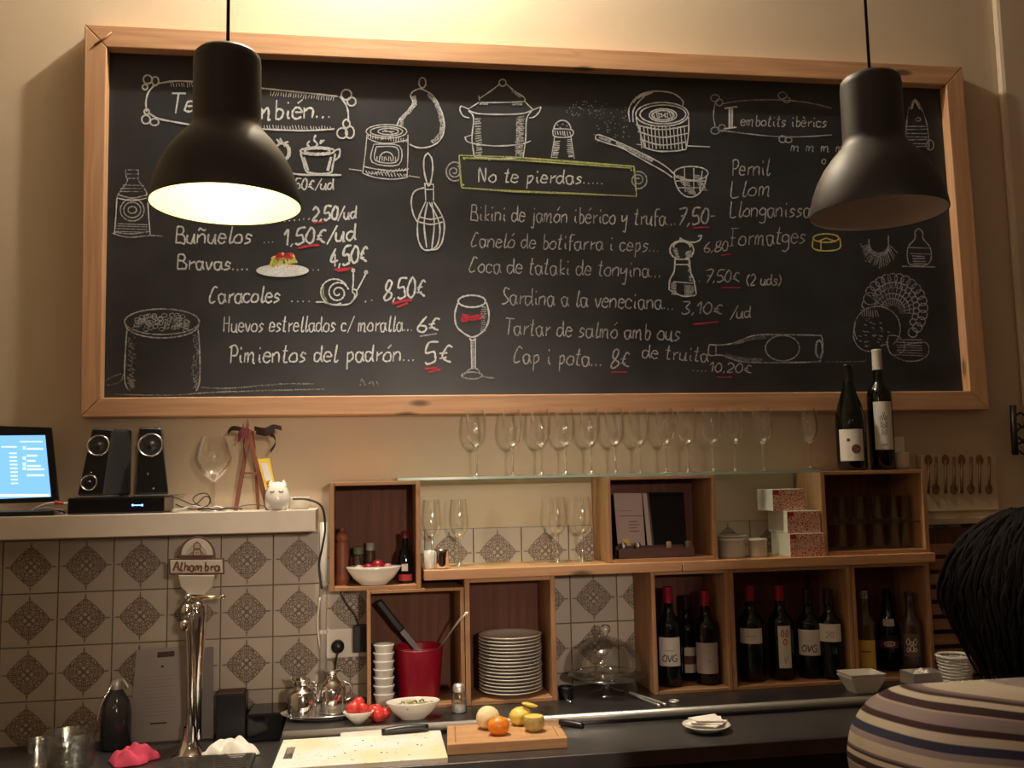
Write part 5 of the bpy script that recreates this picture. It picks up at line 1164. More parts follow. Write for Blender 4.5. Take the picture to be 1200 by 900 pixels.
# ------------------------------------------------------------------ things on the dark worktop
WZ = TOP_Z+.0004
bl = [onz(331, 863, WZ+.014), onz(515, 853, WZ+.014), onz(524, 893, WZ+.014), onz(316, 908, WZ+.014)]
bl[0].y = bl[1].y = -.379; bl[2].y = bl[3].y = -.628
bl[0].x = xf(332, -.379, 862); bl[1].x = xf(516, -.379, 852); bl[2].x = xf(525, -.628, 893); bl[3].x = xf(318, -.628, 905)
t = thing('cutting_board', sum(bl, Vector((0, 0, 0)))/4-Vector((0, 0, .014)), 'white plastic cutting board with food stains and a grip slot', 'cutting board')
pm_ = bpy.data.materials.new('stained_plastic'); pm_.use_nodes = True; nt = pm_.node_tree; b = nt.nodes['Principled BSDF']; b.inputs['Roughness'].default_value = .35
tcn = N(nt, 'ShaderNodeTexCoord'); n1 = N(nt, 'ShaderNodeTexNoise'); n1.inputs['Scale'].default_value = 7; n1.inputs['Detail'].default_value = 4
r1 = N(nt, 'ShaderNodeValToRGB'); r1.color_ramp.elements[0].position = .42; r1.color_ramp.elements[0].color = (.88, .87, .83, 1); r1.color_ramp.elements[1].position = .66; r1.color_ramp.elements[1].color = (.84, .76, .50, 1)
n2 = N(nt, 'ShaderNodeTexNoise'); n2.inputs['Scale'].default_value = 120; r2 = N(nt, 'ShaderNodeValToRGB'); r2.color_ramp.elements[0].position = .28; r2.color_ramp.elements[0].color = (.55, .38, .2, 1); r2.color_ramp.elements[1].position = .34; r2.color_ramp.elements[1].color = (1, 1, 1, 1)
mx = N(nt, 'ShaderNodeMix', data_type='RGBA', blend_type='MULTIPLY'); mx.inputs[0].default_value = .8
for n_ in (n1, n2): nt.links.new(tcn.outputs['Object'], n_.inputs['Vector'])
nt.links.new(n1.outputs['Fac'], r1.inputs[0]); nt.links.new(n2.outputs['Fac'], r2.inputs[0]); nt.links.new(r1.outputs[0], mx.inputs[6]); nt.links.new(r2.outputs[0], mx.inputs[7]); nt.links.new(mx.outputs[2], b.inputs['Base Color'])
def bl_at(u, v, z): p = bl[0].lerp(bl[1], u).lerp(bl[3].lerp(bl[2], u), v); p.z = WZ+z; return p
# slab with a slot: frame of pieces round the hole
us = [0, .045, .095, 1]; vs_ = [0, .32, .72, 1]; mb = MB()
for z in (.0, .014):
    mb.v += [bl_at(u, v, z) for v in vs_ for u in us]
def vi(i, j, tp): return tp*16+j*4+i
for j in range(3):
    for i in range(3):
        if (i, j) == (1, 1): continue
        mb.f.append([vi(i, j+1, 1), vi(i+1, j+1, 1), vi(i+1, j, 1), vi(i, j, 1)]); mb.f.append([vi(i, j, 0), vi(i+1, j, 0), vi(i+1, j+1, 0), vi(i, j+1, 0)])
for i in range(3):
    mb.f.append([vi(i, 0, 1), vi(i+1, 0, 1), vi(i+1, 0, 0), vi(i, 0, 0)]); mb.f.append([vi(i, 3, 0), vi(i+1, 3, 0), vi(i+1, 3, 1), vi(i, 3, 1)])
    mb.f.append([vi(0, i, 0), vi(0, i+1, 0), vi(0, i+1, 1), vi(0, i, 1)]); mb.f.append([vi(3, i, 1), vi(3, i+1, 1), vi(3, i+1, 0), vi(3, i, 0)])
mb.f += [[vi(1, 1, 1), vi(2, 1, 1), vi(2, 1, 0), vi(1, 1, 0)], [vi(1, 2, 0), vi(2, 2, 0), vi(2, 2, 1), vi(1, 2, 1)], [vi(1, 1, 0), vi(1, 2, 0), vi(1, 2, 1), vi(1, 1, 1)], [vi(2, 1, 1), vi(2, 2, 1), vi(2, 2, 0), vi(2, 1, 0)]]
mb.sm = [False]*len(mb.f); mb.build('board_slab', pm_, t, bevel=.0015)
mb = MB(); random.seed(3)
for k in range(16):
    p = bl_at(random.uniform(.3, .97), random.uniform(.2, .9), .0145); mb.ball(p, random.uniform(.0010, .0024), 6, 4, sc=(1.3, 1, .6))
o = mb.build('crumbs', mat('crumb', (.25, .14, .06), .8), t); o['kind'] = 'stuff'
k0, k1 = bl_at(.62, .05, .021), bl_at(.92, .02, .024)
t = thing('kitchen_knife', (k0+k1)/2, 'black handled kitchen knife along the back of the white board', 'knife')
MB().tube([k0, k0.lerp(k1, .5)+Vector((0, 0, .002)), k1], lambda s: .0085+.0025*math.sin(PI*s), 12, 4).build('handle', black_pl, t)
bar3(k0+Vector((0, 0, -.003)), bl_at(.36, .06, .0165), .020, .0012, 'blade', steel, t, .0003)
# wooden chopping board
WB = WZ+.026
wbp = [Vector((xf(524, -.385, 849), -.385, WB)), Vector((xf(652, -.390, 843), -.390, WB)), Vector((xf(665, -.57, 866), -.57, WB)), Vector((xf(524, -.565, 874), -.565, WB))]
t = thing('chopping_board', sum(wbp, Vector((0, 0, 0)))/4-Vector((0, 0, .028)), 'thick wooden chopping board carrying peeled citrus', 'cutting board')
bw_ = wood('chopping_wood', (.58, .34, .17), (.44, .23, .10), 'X', .5, knots=False)
mb = MB(); mb.add(wbp+[p-Vector((0, 0, .0258)) for p in wbp], [(3, 2, 1, 0), (4, 5, 6, 7), (0, 1, 5, 4), (1, 2, 6, 5), (2, 3, 7, 6), (3, 0, 4, 7)]); mb.build('board_slab', bw_, t, bevel=.002)
def wq(u, v, z=0): p = wbp[0].lerp(wbp[1], u).lerp(wbp[3].lerp(wbp[2], u), v); p.z = WB+z; return p
for u in (.07, .93): bar3(wq(u, .08, .0004), wq(u, .92, .0004), .006, .004, 'juice_groove', mat('groove_wood', (.33, .17, .08), .6), t, 0) if False else MB().tube([wq(u, .08, -.0008), wq(u, .92, -.0008)], .0018, 6).build('juice_groove', mat('groove_wood', (.30, .15, .07), .6), t)
def fruit(name, u, v, r, m, label, sc=(1, 1, 1), jit=.02, cut=None, rz=0):
    c = wq(u, v, r*sc[2]*.92); t = thing(name, wq(u, v), label, 'fruit', 'peeled citrus on the chopping board')
    MB().ball(c, r, 20, 14, sc=sc, jit=jit, rot=Matrix.Rotation(rz, 3, 'Y')).build('flesh', m, t)
    return t, c
orm = mat('orange_flesh', (.80, .24, .02), .35, noise=.2, nscale=80, sub=.2); pith = mat('pith', (.80, .66, .38), .6, noise=.12, nscale=60); lem = mat('lemon_flesh', (.78, .60, .12), .4, noise=.15, nscale=60); brd = mat('cut_lemon', (.50, .38, .13), .5, noise=.3, nscale=70)
fruit('peeled_citrus', .36, .30, .031, pith, 'large pale pithy citrus at the back left on the wooden board', (1, .9, .95))
fruit('orange_half', .44, .66, .026, orm, 'bright orange piece at the front of the wooden board', (1.1, .9, .9), .03)
fruit('peeled_lemon', .66, .20, .028, lem, 'yellow peeled lemon at the back of the wooden board', (1.1, .9, .85), .03)
c = wq(.75, .58); t = thing('lemon_half', c, 'halved lemon standing cut side up, right of the orange', 'fruit', 'peeled citrus on the chopping board')
MB().lathe([(0, 0), (.016, .001), (.026, .012), (.027, .030), (.024, .038)], c=c, seg=24).build('rind', brd, t)
MB().lathe([(.0245, .0375), (.015, .040), (0, .041)], c=c, seg=24).build('flesh', lem, t)
c = wq(.74, .24, .051); t = thing('citrus_peel', c, 'curl of yellow peel lying over the lemon at the back of the board', 'peel')
MB().ball(c, .011, 18, 10, sc=(2.0, .9, .5), jit=.03, rot=Matrix.Rotation(.25, 3, 'Y')).build('peel_curl', lem, t)
# knife on the wooden board
k0, k1 = wq(.99, .45, .013), wq(1.17, .68, .010)
t = thing('paring_knife', k0, 'small knife with a black handle over the right edge of the wooden board', 'knife')
MB().tube([k0, k0.lerp(k1, .5), k1], lambda s: .0075+.002*math.sin(PI*s), 12, 4).build('handle', black_pl, t)
bar3(k0+Vector((0, 0, -.004)), wq(.80, .25, .006), .016, .0012, 'blade', steel, t, .0003)
# little plate with a folded napkin
q = onz(828, 856, WZ)
t = thing('small_plate', q, 'small white plate under a folded napkin on the dark worktop', 'plate')
MB().lathe([(0, 0), (.036, 0), (.040, .003), (.060, .014), (.063, .017), (.060, .0175), (.038, .007), (0, .006)], c=q, seg=40).build('dish', ceramic, t)
nq = q+Vector((0, 0, .018)); nm = mat('napkin', (.85, .81, .74), .9, bump=.2, bscale=200)
t = thing('folded_napkin', nq, 'folded white paper napkin lying on the small plate', 'napkin')
for k, (rot, sc_, z) in enumerate([(.15, 1.0, 0), (.55, .92, .005), (.85, .85, .010)]):
    P = [Vector((.060*math.cos(a+rot)*sc_*1.05, .048*math.sin(a+rot)*sc_, z+.003*math.sin(a*2+k))) for a in (0, PI/2, PI, 3*PI/2)]
    P = [nq+p for p in P]; d = Vector((0, 0, .0035)); mb = MB()
    mb.add(P+[p+d for p in P], [(3, 2, 1, 0), (4, 5, 6, 7), (0, 1, 5, 4), (1, 2, 6, 5), (2, 3, 7, 6), (3, 0, 4, 7)]); mb.build('folded_layer', nm, t, bevel=.001)

# ------------------------------------------------------------------ left counter: beer tap and neighbours
CZ_ = LEFT_Z+.0004
base = onz(222, 886, CZ_)
TY = base.y
t = thing('beer_tap', base, 'tall chrome beer tap with an oval lit-less sign on top, left counter', 'beer tap')
t['label'] = 'tall chrome beer tap column with a name plate on top'
def TP(x, y, dy=0): return W(x, y, Y=TY+dy)
MB().lathe([(0, 0), (.046, 0), (.046, .004), (.036, .012), (.024, .030), (.018, .052), (.0155, .075)], c=base, seg=36).build('base_flange', chrome, t)
cl = Vector((base.x+.012, TY+.018, base.z)); ctop = TP(236, 706).z
# column: widening, tapered towards the foot
h = ctop-base.z
mb = MB(); mb.lathe([(.022, .04), (.021, h*.35), (.026, h*.6), (.033, h*.80), (.036, h*.93), (.033, h*.98), (.020, h*1.01), (0, h*1.015)], c=cl, seg=32, M=Matrix.Diagonal((.72, .9, 1, 1))); mb.build('column', chrome, t)
MB().tube([TP(217, 720, -.03), TP(221, 745, -.028), TP(223, 800, -.024), TP(223, 850, -.020), TP(222, 876, -.01)], .0105, 16, 5).build('spout_pipe', chrome, t)
MB().ball(TP(219, 716, -.030), .019, 20, 14, sc=(.9, 1, 1.1)).build('tap_body', chrome, t)
MB().lathe([(.012, -.012), (.014, 0), (.012, .012), (0, .013)], c=TP(216, 733, -.044), seg=20).build('spout_tip', chrome, t)
MB().lathe([(0, -.001), (.009, 0), (.010, .010), (.007, .017), (0, .018)], c=TP(220, 704, -.03), seg=20).build('tap_collar', chrome, t)
MB().tube([TP(222, 701, -.03), TP(240, 700, -.035), TP(260, 699.5, -.04)], .0042, 10).build('lever', mat('brass', (.72, .52, .25), .2, 1.0), t)
MB().ball(TP(261, 699.5, -.04), .0072, 14, 8).build('lever_knob', chrome, t)
# name plate
plq = mat('plaque_cream', (.52, .46, .38), .35, coat=.3); Yp = -.012
def PY(x, y, e=0): return W(x, y, Y=TY+Yp-e)
def plate(poly, m, nm, th=.006, e=0):
    P = [PY(x, y) for x, y in poly]; MB().prism([(p.x, p.z) for p in P], TY+Yp-e, TY+Yp+th).build(nm, m, t, bevel=.0008)
edge_m = mat('plaque_brown_edge', (.10, .055, .035), .4)
plate([(197.5, 654.5), (262.5, 654), (263, 673), (198, 673.5)], edge_m, 'sign_border', .006, 0)
plate([(199.5, 656.5), (260.5, 656), (261, 671), (200, 671.5)], plq, 'sign_panel', .001, .0022)
arch = [(231+21.5*math.cos(math.radians(a)), 651-22.5*math.sin(math.radians(a))) for a in range(-10, 191, 10)]
plate(arch, edge_m, 'crest_border', .006, -.0005)
arch2 = [(231+18.5*math.cos(math.radians(a)), 650.5-19.5*math.sin(math.radians(a))) for a in range(0, 181, 10)]
plate(arch2, plq, 'crest_panel', .001, .0016)
arch3 = [(231+12.5*math.cos(math.radians(a)), 650.5-13.5*math.sin(math.radians(a))) for a in range(0, 181, 12)]
plate(arch3, mat('crest_inner', (.40, .34, .27), .5), 'crest_medallion', .0005, .0028)
def tag_strokes(lst, wd, m, nm, e):
    mb = MB()
    for p in lst: mb.ribbon(sm2(p), wd, lambda u, v: PY(u, v, e))
    mb.build(nm, m, t)
tag_strokes([E_(231, 640, 4, 4)]+S('226,652 227,645 231,643 235,645 236,652;222,650 226,647;236,647 240,650;231,634 231,637;223,652 239,652;229,648 233,648'), 1.3, ink_brown, 'crest_figure', .0036)
st, tw = text_strokes('Alhambra')
tag_strokes([[(203+55*u/tw, 669.0-10.5*v/9-.0*u) for u, v in s_] for s_ in st], 2.3, ink_brown, 'sign_lettering', .0032)
clear = mat('frosted_acrylic', (.46, .40, .34), .25, coat=.5)
MB().prism([(p.x, p.z) for p in [PY(*q) for q in [(209, 674), (252, 674), (249, 688), (240, 697), (222, 697), (212, 688)]]], TY+Yp-.004, TY+Yp+.004).build('acrylic_neck', clear, t, bevel=.002)
# drip tray
q = Vector((xf(255, -.33, 890), base.y-.10, CZ_))
t = thing('drip_tray', q, 'flat steel drip tray in front of the beer tap', 'tray')
tx0, tx1 = xf(198, -.33, 893), xf(298, -.33, 888); ty0 = base.y-.20
MB().box((tx0, ty0, CZ_), (tx1, base.y-.052, CZ_+.012)).build('pan', dark_steel, t, bevel=.002)
n = 9
for k in range(n):
    y = ty0+.006+(base.y-.060-ty0-.006)*k/(n-1); MB().box((tx0+.008, y-.002, CZ_+.0121), (tx1-.008, y+.002, CZ_+.015)).build('grille_bar', chrome, t)
# cloths
q = onz(262, 880, CZ_); q.z = CZ_+.0155; q.x += .003
cw = cloth('white_cloth', Vector((xf(272, base.y-.02, 872), base.y+.0, CZ_+.0006)), .066, .048, .034, mat('white_cotton', (.80, .76, .68), .9, bump=.3, bscale=150), 12, 3)
tag(cw, 'crumpled white cloth lying by the foot of the beer tap', 'cloth')
q = onz(156, 893, CZ_)
cp_ = cloth('pink_cloth', q, .062, .046, .038, mat('pink_cotton', (.62, .06, .12), .9, noise=.2, nscale=30, bump=.3, bscale=150), 23, 3.4)
tag(cp_, 'crumpled pink red cloth on the counter left of the beer tap', 'cloth')
# water glasses at the left edge
q = Vector((xf(83, -.30, 880), -.30, CZ_)); hh = W(83, 857, Y=-.30).z-CZ_
t = thing('water_jug', q, 'wide clear glass jug near the bottom left corner', 'jug')
MB().lathe([(0, .003), (.052, .002), (.056, .006), (.060, hh), (.057, hh), (.053, .010), (0, .009)], c=q, seg=36).build('vessel', glass_t, t)
MB().lathe([(0, hh*.1), (.0525, hh*.1), (.0545, hh*.5), (0, hh*.5)], c=q, seg=36).build('water', thin_glass('water_tint', (.80, .84, .80), .1), t)
q = Vector((xf(46, -.26, 880), -.26, CZ_)); hh = W(46, 866, Y=-.26).z-CZ_
t = thing('water_glass', q, 'small clear glass left of the wide jug', 'glass')
MB().lathe([(0, .003), (.026, .002), (.030, hh), (.028, hh), (.024, .008), (0, .007)], c=q, seg=28).build('vessel', glass_t, t)
q = Vector((xf(60, -.08, 860), -.08, CZ_))
tag(MB().lathe([(0, 0), (.05, 0), (.062, .022), (.060, .023), (.045, .004), (0, .004)], c=q, seg=32, M=Matrix.Diagonal((1, .5, 1, 1))).build('black_dish', black_pl, origin=q), 'low black dish behind the wide glass jug', 'dish')
# dark soda siphon
q = Vector((xf(136, -.11, 850), -.11, CZ_)); hh = W(140, 795, Y=-.11).z-CZ_
t = thing('soda_siphon', q, 'dark soda siphon with a steel lever beside the propped menu', 'siphon')
MB().lathe([(0, 0), (.036, 0), (.040, .006), (.040, hh*.5), (.034, hh*.68), (.020, hh*.80), (.014, hh*.86)], c=q, seg=32).build('bottle_body', mat('smoked_glass', (.03, .028, .03), .12, spec=.7), t)
MB().lathe([(.016, hh*.85), (.018, hh*.93), (.012, hh), (0, hh*1.01)], c=q, seg=24).build('valve_head', steel, t)
MB().tube([q+Vector((-.004, -.01, hh*.96)), q+Vector((-.020, -.02, hh*.82)), q+Vector((-.034, -.03, hh*.62)), q+Vector((-.040, -.034, hh*.45))], .0035, 8, 5).build('lever', chrome, t)
MB().tube([q+Vector((.006, -.005, hh*.95)), q+Vector((.02, -.01, hh*.98)), q+Vector((.034, -.012, hh*.86))], .005, 8, 4).build('spout', steel, t)
# propped menu
def mp_(x, y): k = (y-762)/106; return W(x, y, Y=-.02-.045*k)
P = [mp_(160, 762), mp_(222, 757), mp_(222, 866), mp_(150, 868)]; P[2].z = P[3].z = CZ_
t = thing('paper_menu', (P[2]+P[3])/2, 'white printed menu sheet propped against the tiles behind the beer tap', 'menu')
d = Vector((0, .003, 0)); mb = MB(); mb.add(P+[p+d for p in P], [(3, 2, 1, 0), (4, 5, 6, 7), (0, 1, 5, 4), (1, 2, 6, 5), (2, 3, 7, 6), (3, 0, 4, 7)]); mb.build('sheet', mat('shaded_white_paper', (.34, .31, .295), .6), t)  # white sheet coloured darker to stand for the shade at this end
def pmr(u0, v0, u1, v1, m, nm='print'):
    def q(u, v): return P[0].lerp(P[1], u).lerp(P[3].lerp(P[2], u), v)+Vector((0, -.0012, 0))
    MB().add([q(u0, v1), q(u1, v1), q(u1, v0), q(u0, v0)], [(0, 1, 2, 3)]).build(nm, m, t)
pmr(.40, .04, .72, .10, mat('dark_logo', (.07, .035, .025), .7), 'logo'); pmr(.48, .19, .53, .21, ink)
tl_ = mat('grey_print', (.28, .25, .24), .7)
for k in range(12): pmr(.12+.05*(k % 2), .30+k*.038, .80-.07*(k % 3), .307+k*.038, tl_)
pmr(.34, .80, .62, .815, ink)
P2 = [W(224, 760, Y=-.02), W(250, 758, Y=-.02), W(250, 866, Y=-.065), W(224, 866, Y=-.065)]; P2[2].z = P2[3].z = CZ_
t = thing('acrylic_holder', (P2[2]+P2[3])/2, 'grey acrylic menu holder standing behind the beer tap', 'holder')
mb = MB(); mb.add(P2+[p+d for p in P2], [(3, 2, 1, 0), (4, 5, 6, 7), (0, 1, 5, 4), (1, 2, 6, 5), (2, 3, 7, 6), (3, 0, 4, 7)]); mb.build('panel', mat('grey_acrylic', (.20, .18, .17), .3), t)
a, b__ = xf(253, -.12, 830), xf(288, -.12, 830)
t = thing('black_box', ((a+b__)/2, -.1, CZ_), 'black box with a reddish top edge right of the beer tap', 'box')
zt = W(270, 814, Y=-.12).z
MB().box((a, -.12, CZ_), (b__, -.05, zt)).build('body', black_pl, t, bevel=.003)
MB().box((a+.004, -.116, zt+.0003), (b__-.006, -.06, zt+.005)).build('lid', mat('reddish_lid', (.12, .05, .04), .5), t)

# ------------------------------------------------------------------ right side: spoon panel, slatted rack, iron bracket
a, b__ = W(1084, 612, Y=-.03), W(1166, 531, Y=-.03)
cream = mat('cream_panel', (.60, .49, .34), .7, noise=.05, nscale=20)
t = thing('spoon_panel', ((a.x+b__.x)/2, -.03, a.z), 'cream wall panel decorated with a row of brown wooden spoons', 'wall decor')
MB().box((a.x, -.030, a.z), (b__.x, -.0035, b__.z)).build('panel_board', cream, t, bevel=.001)
zz = W(1125, 598, Y=-.03).z
MB().box((a.x, -.036, zz-.004), (b__.x, -.0302, zz)).build('moulding', mat('dark_cream', (.30, .22, .12), .7), t)
MB().box((a.x-.004, -.046, a.z-.008), (b__.x+.004, -.0302, a.z+.012)).build('bottom_ledge', cream, t, bevel=.001)
sp_m = mat('spoon_brown', (.22, .11, .045), .6)
for k, (x, up) in enumerate([(1088, 1), (1097, 0), (1108, 1), (1118, 0), (1127, 1), (1138, 0), (1148, 1), (1159, 0)]):
    yh, yt = (539, 578) if up else (573, 535); c = W(x, yh, Y=-.0315); e_ = W(x, yt, Y=-.0315)
    mb = MB().ball(c, .0150, 16, 8, sc=(.95, .12, 1.25)); mb.tube([c, e_], .0052, 6); mb.build('spoon', sp_m, t)
a, b__ = W(1098, 800, Y=-.19), W(1190, 615, Y=-.19)
ax = max(a.x, xK1+.003)
t = thing('slatted_rack', ((ax+b__.x)/2, -.1, LEDGE_Z), 'dark slatted wooden rack at the far right, behind the person', 'rack')
sl_m = wood('slat_wood', (.30, .15, .08), (.20, .09, .045), 'X')
zc = LEDGE_Z+.0005; ztop = W(1140, 618, Y=-.03).z
MB().box((ax, -.03, zc), (3.17, -.0035, ztop)).build('back_board', crate_back, t)
MB().box((ax+.0, -.17, zc), (ax+.012, -.0305, ztop-.01)).build('side_panel', sl_m, t)
MB().box((3.158, -.17, zc), (3.17, -.0305, ztop-.01)).build('side_panel', sl_m, t)
n = 9
for k in range(n):
    z = zc+.005+k*(ztop-zc-.03)/n; MB().box((ax+.002, -.182, z), (3.17, -.1705, z+.032)).build('slat', sl_m, t, bevel=.001)
# iron bracket on the right pier
t = thing('iron_bracket', W(1188, 505, Y=-.035), 'black wrought iron bracket on the pier at the right edge', 'bracket')
MB().tube([W(1187, 475, Y=-.045), W(1188, 505, Y=-.045), W(1190, 533, Y=-.045)], .0105, 10).build('back_bar', black_iron, t)
for (pts) in ([(1190, 487), (1197, 484), (1203, 492), (1198, 500), (1193, 496)], [(1190, 507), (1198, 500), (1206, 508), (1199, 516), (1193, 512)], [(1190, 524), (1198, 518), (1206, 524), (1200, 532), (1194, 528)]):
    MB().tube([W(x, y, Y=-.045-.003*k) for k, (x, y) in enumerate(pts)], .0035, 8, 4).build('scroll', black_iron, t)
for y in (479, 529): MB().ball(W(1188, y, Y=-.038), .008, 10, 6).build('fixing_screw', black_iron, t)

# ------------------------------------------------------------------ the customers' bar and the person leaning on it
bc = thing('bar_counter', (2.0, -1.5, 0), 'customers bar counter below the frame, under the person arms', 'counter')
MB().box((1.45, -1.70, .985), (3.1, -1.33, 1.02)).build('bar_top', worktop_m, bc, bevel=.004)
MB().box((1.5, -1.55, 0), (3.05, -1.36, .9848)).build('bar_front', crate_back, bc)
HX = W(1214, 706, Y=-1.62); SHD = W(1079, 888, Y=-1.76)
sk = mat('skin', (.50, .30, .20), .5, sub=.1); neck_x = HX.x+.02
P_root = Vector((neck_x, -1.95, 0))
SL = Vector((SHD.x, -1.76, SHD.z)); SR = Vector((2*neck_x-SL.x, -1.74, SL.z))
Z_sh = SL.z
hipz = .76
def chainballs(mb, pts, rs, n=7, sc=(1, 1, 1)):
    for a in range(len(pts)-1):
        p, q = Vector(pts[a]), Vector(pts[a+1])
        for k in range(n+1):
            s = k/n; mb.ball(p.lerp(q, s), rs[a]+(rs[a+1]-rs[a])*s, 14, 8, sc=sc)
def remeshed(mb, name, m, parent, vox, smooth=6, origin=None):
    o = mb.build(name, m, parent, origin=origin)
    r = o.modifiers.new('r', 'REMESH'); r.mode = 'VOXEL'; r.voxel_size = vox; r.use_smooth_shade = True
    s = o.modifiers.new('s', 'SMOOTH'); s.factor = .6; s.iterations = smooth
    return o
eL, eR = Vector((SL.x-.005, -1.765, .985)), Vector((SR.x+.005, -1.765, .985))
wL, wR = Vector((neck_x-.10, -1.44, 1.056)), Vector((neck_x+.12, -1.42, 1.056))
hips = Vector((neck_x, -2.08, hipz)); chest = Vector((neck_x, -1.80, 1.04)); c7 = Vector((neck_x, -1.74, W(1195, 797, Y=-1.75).z-.088))
Hc = Vector((HX.x, HX.y, HX.z))
mb = MB()
# torso, neck, head, arms, legs in one skin
for k in range(9):
    s = k/8; p = hips.lerp(chest, s); mb.ball(p, 1, 20, 12, sc=(.155-.03*math.sin(PI*s*.9)+.015*s, .105, .09))
mb.ball(chest, 1, 20, 12, sc=(.165, .11, .15))
chainballs(mb, [c7, Hc-Vector((0, .01, .06))], [.062, .055])
mb.ball(Hc, 1, 28, 18, sc=(.078, .096, .112)); mb.ball(Hc+Vector((0, .045, -.06)), 1, 18, 12, sc=(.055, .05, .05))
mb.ball(Hc+Vector((0, .102, -.02)), 1, 10, 8, sc=(.014, .018, .024))
for s in (-1, 1): mb.ball(Hc+Vector((s*.080, .0, -.015)), 1, 10, 8, sc=(.010, .020, .030))
mb.ball(Hc+Vector((0, .088, -.062)), 1, 10, 6, sc=(.026, .012, .009))
chainballs(mb, [SL, eL, wL], [.052, .042, .030]); chainballs(mb, [SR, eR, wR], [.052, .042, .030]); chainballs(mb, [SL, c7, SR], [.055, .06, .055], 5)
for s, wv in ((1, wL), (-1, wR)):
    palm = wv+Vector((s*.055, .050, -.004)); 
    for k in range(5): mb.ball(wv.lerp(palm, k/4), 1, 12, 8, sc=(.034, .034, .017))
    for f in range(4):
        a = palm+Vector((s*(.030-.004*f)+s*.006, .030-.019*f+.01, 0)); L_ = [.068, .078, .072, .056][f]
        chainballs(mb, [a, a+Vector((s*L_*.5, L_*.45, .006)), a+Vector((s*L_*.85, L_*.75, -.010))], [.0095, .0088, .0075], 5)
    chainballs(mb, [wv+Vector((s*.02, .045, 0)), wv+Vector((s*.005, .085, .004)), wv+Vector((s*.012, .112, 0))], [.013, .011, .009], 5)
kneeL, kneeR = Vector((neck_x-.15, -1.72, .70)), Vector((neck_x+.15, -1.72, .70))
fL, fR = Vector((neck_x-.14, -1.86, .34)), Vector((neck_x+.14, -1.86, .34))
for s, kn_, ft in ((-1, kneeL, fL), (1, kneeR, fR)):
    chainballs(mb, [hips+Vector((s*.085, .02, -.005)), kn_, ft], [.082, .060, .042], 8)
    chainballs(mb, [ft, ft+Vector((0, .13, -.045))], [.042, .034], 4)
person = remeshed(mb, 'person', sk, None, .008, 3, origin=P_root)
tag(person, 'person with dark bobbed hair and striped knitted sweater, seen from behind at right', 'person')
# striped sweater
mb = MB(); g_ = .016
for k in range(9):
    s = k/8; p = hips.lerp(chest, s)+Vector((0, 0, .02)); mb.ball(p, 1, 20, 12, sc=(.180-.02*math.sin(PI*s*.9), .130, .10))
mb.ball(chest, 1, 24, 14, sc=(.20, .14, .150)); mb.ball(chest+Vector((0, .03, .10)), 1, 24, 14, sc=(.20, .12, .10))
chainballs(mb, [SL, eL, wL+(eL-wL)*.12], [.094, .070, .045]); chainballs(mb, [SR, eR, wR+(eR-wR)*.12], [.094, .070, .045])
chainballs(mb, [SL, c7, SR], [.094, .090, .094], 10)
chainballs(mb, [c7, c7+Vector((0, .04, .035))], [.080, .070], 3)
sw = bpy.data.materials.new('striped_knit'); sw.use_nodes = True; nt = sw.node_tree; b = nt.nodes['Principled BSDF']; b.inputs['Roughness'].default_value = .95
b.inputs['Specular IOR Level'].default_value = .15
tcn = N(nt, 'ShaderNodeTexCoord'); sx_ = N(nt, 'ShaderNodeSeparateXYZ'); nt.links.new(tcn.outputs['Object'], sx_.inputs[0])
# stripe coordinate: height, dropping gently towards the neck and bending down at the sleeve
ab_ = N(nt, 'ShaderNodeMath', operation='SUBTRACT'); nt.links.new(sx_.outputs[0], ab_.inputs[0]); ab_.inputs[1].default_value = SL.x-P_root.x
ml = N(nt, 'ShaderNodeMath', operation='MULTIPLY_ADD'); ml.inputs[1].default_value = .16; nt.links.new(ab_.outputs[0], ml.inputs[0]); nt.links.new(sx_.outputs[2], ml.inputs[2])
wn = N(nt, 'ShaderNodeTexNoise'); wn.inputs['Scale'].default_value = 5; nt.links.new(tcn.outputs['Object'], wn.inputs['Vector'])
wv_ = N(nt, 'ShaderNodeMath', operation='MULTIPLY_ADD'); wv_.inputs[1].default_value = .006; nt.links.new(wn.outputs['Fac'], wv_.inputs[0]); nt.links.new(ml.outputs[0], wv_.inputs[2])
mr = N(nt, 'ShaderNodeMapRange'); SW_TOP = SL.z+.0905; SW_PER = .088
mr.inputs['From Min'].default_value = SW_TOP+.006; mr.inputs['From Max'].default_value = SW_TOP+.006-SW_PER; nt.links.new(wv_.outputs[0], mr.inputs['Value']); mr.clamp = False
fr = N(nt, 'ShaderNodeMath', operation='FRACT'); nt.links.new(mr.outputs[0], fr.inputs[0])
rp = N(nt, 'ShaderNodeValToRGB'); cr = rp.color_ramp; cr.interpolation = 'LINEAR'
cols = {'c': (.42, .36, .28), 'd': (.045, .025, .025), 'm': (.23, .18, .175), 'n': (.035, .035, .06), 'l': (.34, .27, .22)}
stops = [(0, 'm'), (.05, 'd'), (.065, 'd'), (.08, 'c'), (.135, 'c'), (.15, 'd'), (.235, 'd'), (.25, 'l'), (.28, 'm'), (.41, 'm'), (.43, 'd'), (.50, 'd'), (.52, 'c'), (.62, 'c'), (.64, 'n'), (.745, 'n'), (.76, 'm'), (.835, 'm'), (.855, 'c'), (.975, 'c')]
while len(cr.elements) < len(stops): cr.elements.new(.5)
for i, (p, k) in enumerate(stops): cr.elements[i].position = p; cr.elements[i].color = (*cols[k], 1)
nt.links.new(fr.outputs[0], rp.inputs[0]); nt.links.new(rp.outputs[0], b.inputs['Base Color'])
wvt = N(nt, 'ShaderNodeTexNoise'); wvt.inputs['Scale'].default_value = 350; nt.links.new(tcn.outputs['Object'], wvt.inputs['Vector'])
